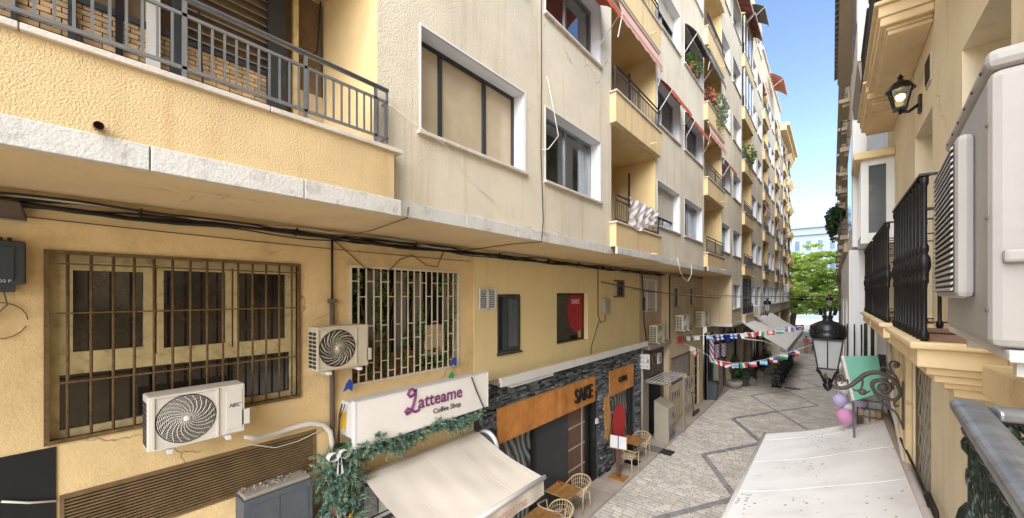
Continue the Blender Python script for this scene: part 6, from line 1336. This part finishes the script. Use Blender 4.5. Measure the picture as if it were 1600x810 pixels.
# ------------------------------------------------------------------ ornate street lanterns
def lantern(label):
    t = thing('street_lantern', label, 'street lamp', group='ornate bracket street lanterns')
    q = MB(); b0_, b1_, z0, z1 = .108, .165, .0, .41
    for s1, s2 in ((1, 1), (1, -1), (-1, 1), (-1, -1)): q.bar((s1 * b0_, s2 * b0_, z0), (s1 * b1_, s2 * b1_, z1), .018)
    for i in range(4):
        a = i * math.pi / 2; rt = Matrix.Rotation(a, 3, 'Z')
        q.bar(rt @ Vector((b0_, 0, z0)), rt @ Vector((b1_, 0, z1)), .014); q.bar(rt @ Vector((b0_, -b0_, z0)), rt @ Vector((b0_, b0_, z0)), .022); q.bar(rt @ Vector((b1_, -b1_, z1)), rt @ Vector((b1_, b1_, z1)), .026)
    q.build('frame', 'lamp_black', t)
    for i in range(4):
        rt = Matrix.Rotation(i * math.pi / 2, 3, 'Z'); MB().plate([rt @ Vector((b0_ - .004, -b0_, z0)), rt @ Vector((b0_ - .004, b0_, z0)), rt @ Vector((b1_ - .004, b1_, z1)), rt @ Vector((b1_ - .004, -b1_, z1))], .004).build('glass_pane', 'frosted', t)
    MB().lathe([(.187, 0), (.204, .02), (.209, .07), (.191, .09), (.204, .11), (.196, .155), (.161, .205), (.104, .238), (.06, .257), (.052, .285), (.065, .30), (.06, .325)], (0, 0, z1 + .01), 24).build('dome', 'lamp_black', t, smooth=True)
    q = MB()
    for i in range(10): a = 2 * math.pi * i / 10; q.hexa([(math.cos(a - .2) * .075, math.sin(a - .2) * .075, .75), (math.cos(a - .2) * .095, math.sin(a - .2) * .095, .75), (math.cos(a + .2) * .095, math.sin(a + .2) * .095, .75), (math.cos(a + .2) * .075, math.sin(a + .2) * .075, .75), (math.cos(a - .1) * .1, math.sin(a - .1) * .1, .85), (math.cos(a - .1) * .125, math.sin(a - .1) * .125, .85), (math.cos(a + .1) * .125, math.sin(a + .1) * .125, .85), (math.cos(a + .1) * .1, math.sin(a + .1) * .1, .85)])
    q.build('crown', 'lamp_black', t)
    q = MB()
    for i in range(26): a = 2 * math.pi * i / 26; q.lathe([(0, -.018), (.016, 0), (0, .018)], (math.cos(a) * .204, math.sin(a) * .204, z1 + .11), 5)
    q.build('bead_rim', 'lamp_black', t)
    for s1, s2 in ((1, 1), (1, -1), (-1, 1), (-1, -1)): MB().tube([(s1 * .187, s2 * .187, z1 + .19), (s1 * .165, s2 * .165, z1 + .13), (s1 * .152, s2 * .152, z1 + .07)], .013, 5).build('corner_finial', 'lamp_black', t)
    q = MB()
    for s1, s2 in ((1, 1), (1, -1), (-1, 1), (-1, -1)): q.tube([(s1 * .112, s2 * .112, .0), (s1 * .12, s2 * .12, -.03), (s1 * .085, s2 * .085, -.08), (s1 * .04, s2 * .04, -.2)], .012, 5)
    q.lathe([(0, -.34), (.04, -.3), (.06, -.24), (.03, -.2), (.05, -.17), (.02, -.14)], (0, 0, 0), 10); q.build('cradle', 'lamp_black', t, smooth=True)
    # scrolled bracket reaching the wall at +.8
    S_ = 1 / 113; SX_ = .77 / 128
    def pp(px, py, y_=0): return ((px - 1292) * SX_, y_, (575 - py) * S_)
    main = [pp(1288, 588), pp(1291, 598), pp(1300, 604), pp(1315, 606), pp(1330, 602), pp(1345, 590), pp(1358, 579), pp(1375, 574), pp(1392, 577), pp(1405, 584), pp(1412, 594), pp(1414, 604), pp(1408, 613), pp(1396, 614), pp(1382, 611), pp(1371, 602), pp(1368, 593), pp(1375, 587), pp(1387, 586), pp(1396, 590), pp(1399, 597), pp(1394, 604), pp(1385, 604), pp(1379, 599), pp(1383, 594)]
    def smooth(p_, k=3):
        p_ = [Vector(v_) for v_ in p_]
        for _ in range(k):
            o2 = [p_[0]]
            for i in range(len(p_) - 1): o2 += [p_[i].lerp(p_[i + 1], .25), p_[i].lerp(p_[i + 1], .75)]
            p_ = o2 + [p_[-1]]
        return p_
    q = MB(); ms_ = smooth(main, 2); n_ = len(ms_)
    q.tube(ms_, [.017 + .009 * math.sin(math.pi * i / n_ * 2) ** 2 + .005 * (1 - i / n_) for i in range(n_)], 7)
    q.build('bracket_scroll', 'bracket_iron', t, smooth=True)
    q = MB()
    for pl_ in ([pp(1412, 594), pp(1409, 580), pp(1401, 572), pp(1396, 562), pp(1400, 556), pp(1409, 556), pp(1413, 562), pp(1407, 566), pp(1403, 562)],
                [pp(1400, 576), pp(1392, 566), pp(1384, 566), pp(1382, 572), pp(1388, 574)],
                [pp(1372, 605), pp(1384, 620), pp(1398, 626), pp(1408, 632), pp(1414, 644), pp(1417, 652)],
                [pp(1408, 613), pp(1403, 618), pp(1406, 624), pp(1412, 620)],
                [pp(1352, 583), pp(1354, 594), pp(1350, 604), pp(1358, 609), pp(1366, 604)], [pp(1350, 604), pp(1342, 607), pp(1336, 604)],
                [pp(1310, 605), pp(1306, 594), pp(1310, 586), pp(1318, 584), pp(1322, 592), pp(1316, 598)], [pp(1322, 594), pp(1328, 590), pp(1328, 597)],
                [pp(1290, 596), pp(1284, 590), pp(1290, 584)], [pp(1406, 590), pp(1400, 585), pp(1404, 598)]):
        ql = smooth(pl_, 2); q.tube(ql, [.0135 * (1.25 - .6 * i / len(ql)) for i in range(len(ql))], 6)
    for px, py, r_ in ((1387, 597, .06), (1353, 607, .045), (1409, 560, .03), (1312, 591, .04)): q.lathe([(0, -.02), (r_ * .6, -.02), (r_, 0), (r_ * .6, .02), (0, .02)], pp(px, py), 12, Matrix.Rotation(R(90), 3, 'X'))
    q.build('bracket_leaves', 'bracket_iron', t, smooth=True)
    MB().box((1416 - 1292) * SX_, (1420 - 1292) * SX_, -.03, .03, (575 - 655) * S_, (575 - 585) * S_).build('wall_plate', 'bracket_iron', t, bevel=.008)
    return t
L1 = lantern('large black street lantern on a scrolled iron bracket over the white awning')
p = PY(1293, 575, 6.62); wx = RX - .06 - (1420 - 1292) / 107 + .015
L1.location = (p.x, 7.09, PY(1293, 575, 7.09).z); L1.location.x = RX - .058 - .77
L2 = copy_tree(L1); p = PX(1199, 486, FX + .765); L2.location = (FX + .765, p.y, p.z); L2.rotation_euler = (0, 0, R(180)); L2.scale = (1, 1, 1); L2['label'] = 'street lantern bracketed to the cream block above the restaurant awning'
L3 = copy_tree(L1); L3.location = (X3 - .765, 37, PY(1300, 478, 37).z); L3['label'] = 'small distant street lantern seen before the green tree crown'
# ------------------------------------------------------------------ own balcony rail and the big air conditioner beside it
zr = 5.40
c0 = PZ(1488, 630, zr); c1 = PZ(1600, 800, zr); c2 = PZ(1600, 641, zr)
d1 = (c1 - c0).normalized(); d2 = (c2 - c0).normalized()
NR = thing('balcony_railing', 'ornate green-black cast iron balcony railing with worn silvery top rail', 'railing', (c0.x, c0.y, zr - 1))
e1_, e2_ = c0 + d1 * 1.6, c0 + d2 * .75
n1 = Vector((0, 0, 1)).cross(d1).normalized(); 
def rail_bar(a, b, w_):
    d_ = (b - a).normalized(); sd_ = Vector((0, 0, 1)).cross(d_).normalized(); prof = [(-w_, -.022)] + [(-w_ * math.cos(math.pi * q_ / 10), -.004 + .015 * math.sin(math.pi * q_ / 10)) for q_ in range(11)] + [(w_, -.022)]
    m_ = MB(); k = len(prof); vs = [a + sd_ * x_ + Vector((0, 0, z_)) for x_, z_ in prof] + [b + sd_ * x_ + Vector((0, 0, z_)) for x_, z_ in prof]
    m_.add(vs, [(i, (i + 1) % k, k + (i + 1) % k, k + i) for i in range(k)] + [tuple(range(k - 1, -1, -1)), tuple(range(k, 2 * k))]); return m_
off1 = Vector((0, 0, 1)).cross(d1).normalized(); off1 = off1 if off1.x > 0 else -off1
rail_bar(c0 + off1 * .03 - d1 * .03, e1_ + off1 * .03, .033).build('top_rail', 'rail_silver', NR, smooth=False, bevel=.006)
rail_bar(c0 + off1 * .066 - d1 * -.03 , e2_, .03).build('top_rail', 'rail_silver', NR, bevel=.006)
def panel(a, dr, L_, parent):
    up_ = Vector((0, 0, 1)); nn_ = up_.cross(dr).normalized(); i = 0; x_ = .045
    q = MB(); sc_ = MB()
    def pt(u_, w_, d_=0): return a + dr * u_ + up_ * w_ + nn_ * d_
    while x_ < L_:
        m_ = MB()
        for dd in (-.012, .012): m_.tube([pt(x_ + dd, -.95), pt(x_ + dd, -.1)], .007, 6)
        m_.lathe([(.012, -.35), (.024, -.33), (.03, -.3), (.024, -.27), (.012, -.25)], pt(x_, 0), 10); m_.build('baluster', 'green_iron', parent, smooth=True)
        for s_ in (-1, 1):
            sp = [pt(x_ + s_ * (.05 - .04 * math.cos(t_) * (1 - t_ / 9)), -.09 + .035 * math.sin(t_) * (1 - t_ / 9) - .02 * t_ / 4, .004) for t_ in [k_ * .55 for k_ in range(13)]]
            sc_.tube(sp, [.011 - .0005 * k_ for k_ in range(13)], 6)
            sp = [pt(x_ + s_ * (.035 - .03 * math.cos(t_) * (1 - t_ / 9)), -.20 + .03 * math.sin(t_) * (1 - t_ / 9), .0) for t_ in [k_ * .55 for k_ in range(13)]]
            sc_.tube(sp, [.0095 - .0004 * k_ for k_ in range(13)], 6)
            for k_ in range(3): sc_.lathe([(0, -.018), (.014, -.006), (.015, .004), (0, .02)], pt(x_ + s_ * (.03 + .018 * k_), -.04 - .012 * k_, .006), 7)
        sc_.lathe([(0, -.03), (.016, -.015), (.02, 0), (.012, .018), (0, .03)], pt(x_, -.055), 8)
        x_ += .115
    sc_.build('scrollwork', 'green_iron', parent, smooth=True)
    q.bar(pt(0, -.026), pt(L_, -.026), .02, .012); q.bar(pt(0, -.95), pt(L_, -.95), .03, .02); q.build('rail', 'green_iron', parent)
panel(c0 + off1 * .03, d1, 1.55, NR); panel(c0 + off1 * .05 - d1 * -.03, d2, .6, NR)
BS = thing('balcony_slab', 'moulded yellow balcony floor slab under the ornate railing', 'balcony', (c0.x + .3, c0.y - .8, zr - 1.1))
qa, qb, qc, qd = c0, e1_, e1_ + d2 * .9, c0 + d2 * .9
MB().hexa([v_ + Vector((0, 0, -1.12)) for v_ in (qa, qb, qc, qd)] + [v_ + Vector((0, 0, -.97)) for v_ in (qa, qb, qc, qd)]).build('slab', 'house_trim', BS)
# big air conditioner, street-facing front louvre
na = Vector((.324, 1.61, 5.557)); fb = Vector((.381, 2.47, 5.557)); wv = (fb - na); Wd = wv.length; wv.normalize(); dv = Vector((wv.y, -wv.x, 0)); Hh = .80
NA = thing('air_conditioner', 'big white air conditioner with a louvred front on the yellow house wall', 'air conditioner', na + wv * .4 + dv * .15)
def L3d(a, b, c_): return na + wv * a + dv * b + Vector((0, 0, c_))     # along width, into the wall, up
def lbox(a0, a1, b0, b1, c0_, c1_): return MB().hexa([L3d(a0, b0, c0_), L3d(a0, b1, c0_), L3d(a1, b1, c0_), L3d(a1, b0, c0_), L3d(a0, b0, c1_), L3d(a0, b1, c1_), L3d(a1, b1, c1_), L3d(a1, b0, c1_)])
lbox(0, Wd, 0, .42, 0, Hh - .055).build('casing', 'ac_near', NA, bevel=.022)
lbox(-.006, Wd + .006, -.006, .43, Hh - .054, Hh).build('lid', 'ac_near', NA, bevel=.02)
lbox(.2, .76, -.04, .002, .13, .645).build('front_cowl', 'ac_near', NA, bevel=.02)
lbox(.225, .745, -.043, -.0405, .15, .62).build('louvre_backing', 'ac_dark', NA)
for i in range(24):
    zz = .153 + i * .0195
    MB().hexa([L3d(.22, -.049, zz), L3d(.22, -.0435, zz + .004), L3d(.75, -.0435, zz + .004), L3d(.75, -.049, zz), L3d(.22, -.049, zz + .007), L3d(.22, -.0435, zz + .012), L3d(.75, -.0435, zz + .012), L3d(.75, -.049, zz + .007)]).build('louvre', 'ac_near', NA)
lbox(-.03, .0, .02, .12, .225, .26).build('handle', 'ac_near', NA, bevel=.008)
lbox(-.003, -.0005, .118, .1205, .03, Hh - .06).build('panel_seam', 'text_grey', NA)
lbox(-.02, Wd + .3, .03, .5, -.035, -.004).build('support_tray', 'white_paint', NA, bevel=.006)
lbox(.03, .07, .05, .55, -.075, -.036).build('bracket', 'white_paint', NA); lbox(Wd - .08, Wd - .04, .05, .5, -.075, -.036).build('bracket', 'white_paint', NA)
for a_ in (.06, .2, .34, .48, .62, .76): MB().lathe([(0, 0), (.005, 0), (.005, .003), (0, .003)], L3d(a_, -.0065, Hh - .04), 8, Matrix.Rotation(R(-90), 3, 'Y')).build('screw', 'dark_brown', NA)
lbox(-.008, -.0062, .12, .1215, Hh - .05, Hh - .004).build('lid_seam', 'text_grey', NA)
for c_ in (.1, .35, .6): MB().lathe([(0, 0), (.006, 0), (.006, .003), (0, .003)], L3d(.02, -.001, c_), 8, Matrix.Rotation(R(-90), 3, 'Y')).build('screw', 'text_grey', NA)

# ------------------------------------------------------------------ plaza tree, white building, people
def tree(label, base, h_, rx, ry, zc, rz_, n_, leafm, size, seed, trunks=1, tr=.4):
    rg = random.Random(seed); t = thing('tree', label, 'tree', base); q = MB(); b = Vector(base)
    tops = []
    for k in range(trunks):
        o = Vector((k * 1.6 - .8 * (trunks - 1), rg.uniform(-.5, .5), 0)); top = b + o + Vector((rg.uniform(-.8, 1.6), 0, zc * .7)); q.tube([b + o, b + o * 1.1 + Vector((.1, 0, zc * .3)), top], [tr, tr * .75, tr * .5], 8); tops.append(top)
    cl = []
    for i in range(44):
        tp_ = rg.choice(tops); a = rg.uniform(0, 2 * math.pi); rr = rg.uniform(.35, .95); ph = rg.uniform(-.75, .95)
        c_ = b + Vector((rx * rr * math.cos(a) * math.sqrt(max(.05, 1 - ph * ph * .8)), ry * rr * math.sin(a) * math.sqrt(max(.05, 1 - ph * ph * .8)), zc + rz_ * ph)); q.tube([tp_, tp_.lerp(c_, .5) + Vector((0, 0, .3)), c_], [tr * .35, tr * .2, .03], 5); cl.append(c_)
    q.build('trunk', 'bark', t, smooth=True); lf = MB()
    for c_ in cl:
        for k in range(7):
            cc = c_ + Vector((rg.gauss(0, rx * .15), rg.gauss(0, ry * .15), rg.gauss(0, rz_ * .1)))
            lf.leaves(cc, (rx * .14, ry * .14, rz_ * .07), n_ // 308, size, rg, flat=.6)
    lf.build('crown', leafm, t); return t
tree('broad light green plaza tree at the end of the street', (-5.2, 66, 0), 11, 8.5, 6.5, 6.9, 4.4, 36000, 'leaf_tree', .27, 3, trunks=2, tr=.5)
tree('second green plaza tree standing further behind the first', (5, 78, 0), 10, 7, 6, 6.5, 4.0, 5000, 'leaf_tree', .3, 5)
FB = thing('white_office_building', 'long white building with dark square windows beyond the plaza', 'building', (0, 118, 0)); Yb = 112
MB().box(-40, 40, Yb, Yb + 20, 0, 21.0).build('wall', 'far_white', FB)
for zz in (17.0, 12.0, 7.0):
    for i in range(34): q = MB().box(-32 + i * 2.1, -30.9 + i * 2.1, Yb - .12, Yb - .001, zz - 1.2, zz + 1.2).build('window', 'white_pvc', FB); MB().box(-31.95 + i * 2.1, -30.95 + i * 2.1, Yb - .16, Yb - .121, zz - 1.15, zz + 1.15).build('pane', 'far_glass', q)
for z0, z1 in ((19.4, 19.8), (21.0, 21.5)): MB().box(-40.3, 40.3, Yb - .4, Yb + 1, z0 + .001, z1).build('cornice', 'far_white', FB)
t = thing('terraced_building', 'pale stepped terraces rising behind the long white building', 'building', (-10, 165, 0))
for i, (a, b, z1) in enumerate(((-60, 4, 24.6), (-60, -6, 26.4), (-60, -14, 28.2))): MB().box(a, b, 160 + i * 8, 190, 0, z1).build('storey', 'far_white', t); MB().box(a, b + .4, 159.6 + i * 8, 161 + i * 8, z1 + .001, z1 + .8).build('parapet', 'ledge', t)
for i, (x_, z_) in enumerate(((5.5, 24), (10, 25), (-7.5, 27))): tree(('rounded grey-green tree right of the far terraces', 'low grey-green tree beside the far terraces', 'small tree on top of the far terraces')[i], (x_, 172, 17), 8, 5, 5, z_ - 17, 2.4, 2400, 'leaf_dark', .5, 20 + i)
# people
def person(label, p, top, legs, rz, hgt=1.68, bag=None):
    t = thing('person', label, 'person')
    def skin(name, verts, edges, radii, m_):
        me = bpy.data.meshes.new(name); me.from_pydata(verts, edges, []); me.materials.append(MATS[m_]); o = bpy.data.objects.new(name, me); col.objects.link(o)
        sk_ = o.modifiers.new('s', 'SKIN'); sk_.use_smooth_shade = True
        for i, r_ in enumerate(radii): v_ = me.skin_vertices[0].data[i]; v_.radius = (r_, r_); v_.use_root = i == 0
        o.modifiers.new('u', 'SUBSURF').levels = 1; put(o, t); return o
    V_ = [(0, 0, .95), (0, 0, 1.2), (0, 0, 1.4), (0, -.01, 1.5), (0, -.02, 1.6), (0, -.01, 1.69), (.17, 0, 1.38), (.23, -.02, 1.12), (.24, -.12, .9), (-.17, 0, 1.38), (-.23, .03, 1.12), (-.24, -.03, .88), (.09, 0, .88), (.1, -.1, .5), (.1, -.05, .08), (.1, -.18, .04), (-.09, 0, .88), (-.1, .05, .5), (-.1, .16, .1), (-.1, .05, .04), (.24, -.18, .84), (-.24, -.06, .8)]
    E_ = [(0, 1), (1, 2), (2, 3), (3, 4), (4, 5), (2, 6), (6, 7), (7, 8), (8, 20), (2, 9), (9, 10), (10, 11), (11, 21), (0, 12), (12, 13), (13, 14), (14, 15), (0, 16), (16, 17), (17, 18), (18, 19)]
    skin('body', V_, E_, [.13, .13, .13, .05, .09, .07, .055, .045, .035, .055, .045, .035, .085, .06, .04, .035, .085, .06, .04, .035, .03, .03], 'skin')
    skin('shirt', [V_[i] for i in (0, 1, 2, 6, 7, 9, 10)], [(0, 1), (1, 2), (2, 3), (3, 4), (2, 5), (5, 6)], [.155, .15, .145, .075, .06, .075, .06], top)
    skin('trousers', [V_[i] for i in (0, 12, 13, 14, 16, 17, 18)], [(0, 1), (1, 2), (2, 3), (0, 4), (4, 5), (5, 6)], [.15, .1, .075, .055, .1, .075, .055], legs)
    MB().lathe([(.0, .1), (.06, .09), (.1, .03), (.105, -.03), (.09, -.08), (.0, -.09)], (0, .015, 1.66), 10).build('hair', 'bark', t, smooth=True)
    if bag: MB().box(-.36, -.2, -.15, .15, .55, .9).build('shoulder_bag', bag, t, bevel=.04)
    t.location = p; t.rotation_euler = (0, 0, R(rz)); s_ = hgt / 1.76; t.scale = (s_, s_, s_); return t
p1 = PZ(1260, 552); p2 = PZ(1266, 549)
person('person in a red top and shorts walking up the street', (p1.x, p1.y, -.0), 'f_mag', 'skin', 170); person('person in a white top carrying a blue bag down the street', (p2.x + .3, p2.y, -.0), 'f_white', 'jean', 10, bag='f_blue')
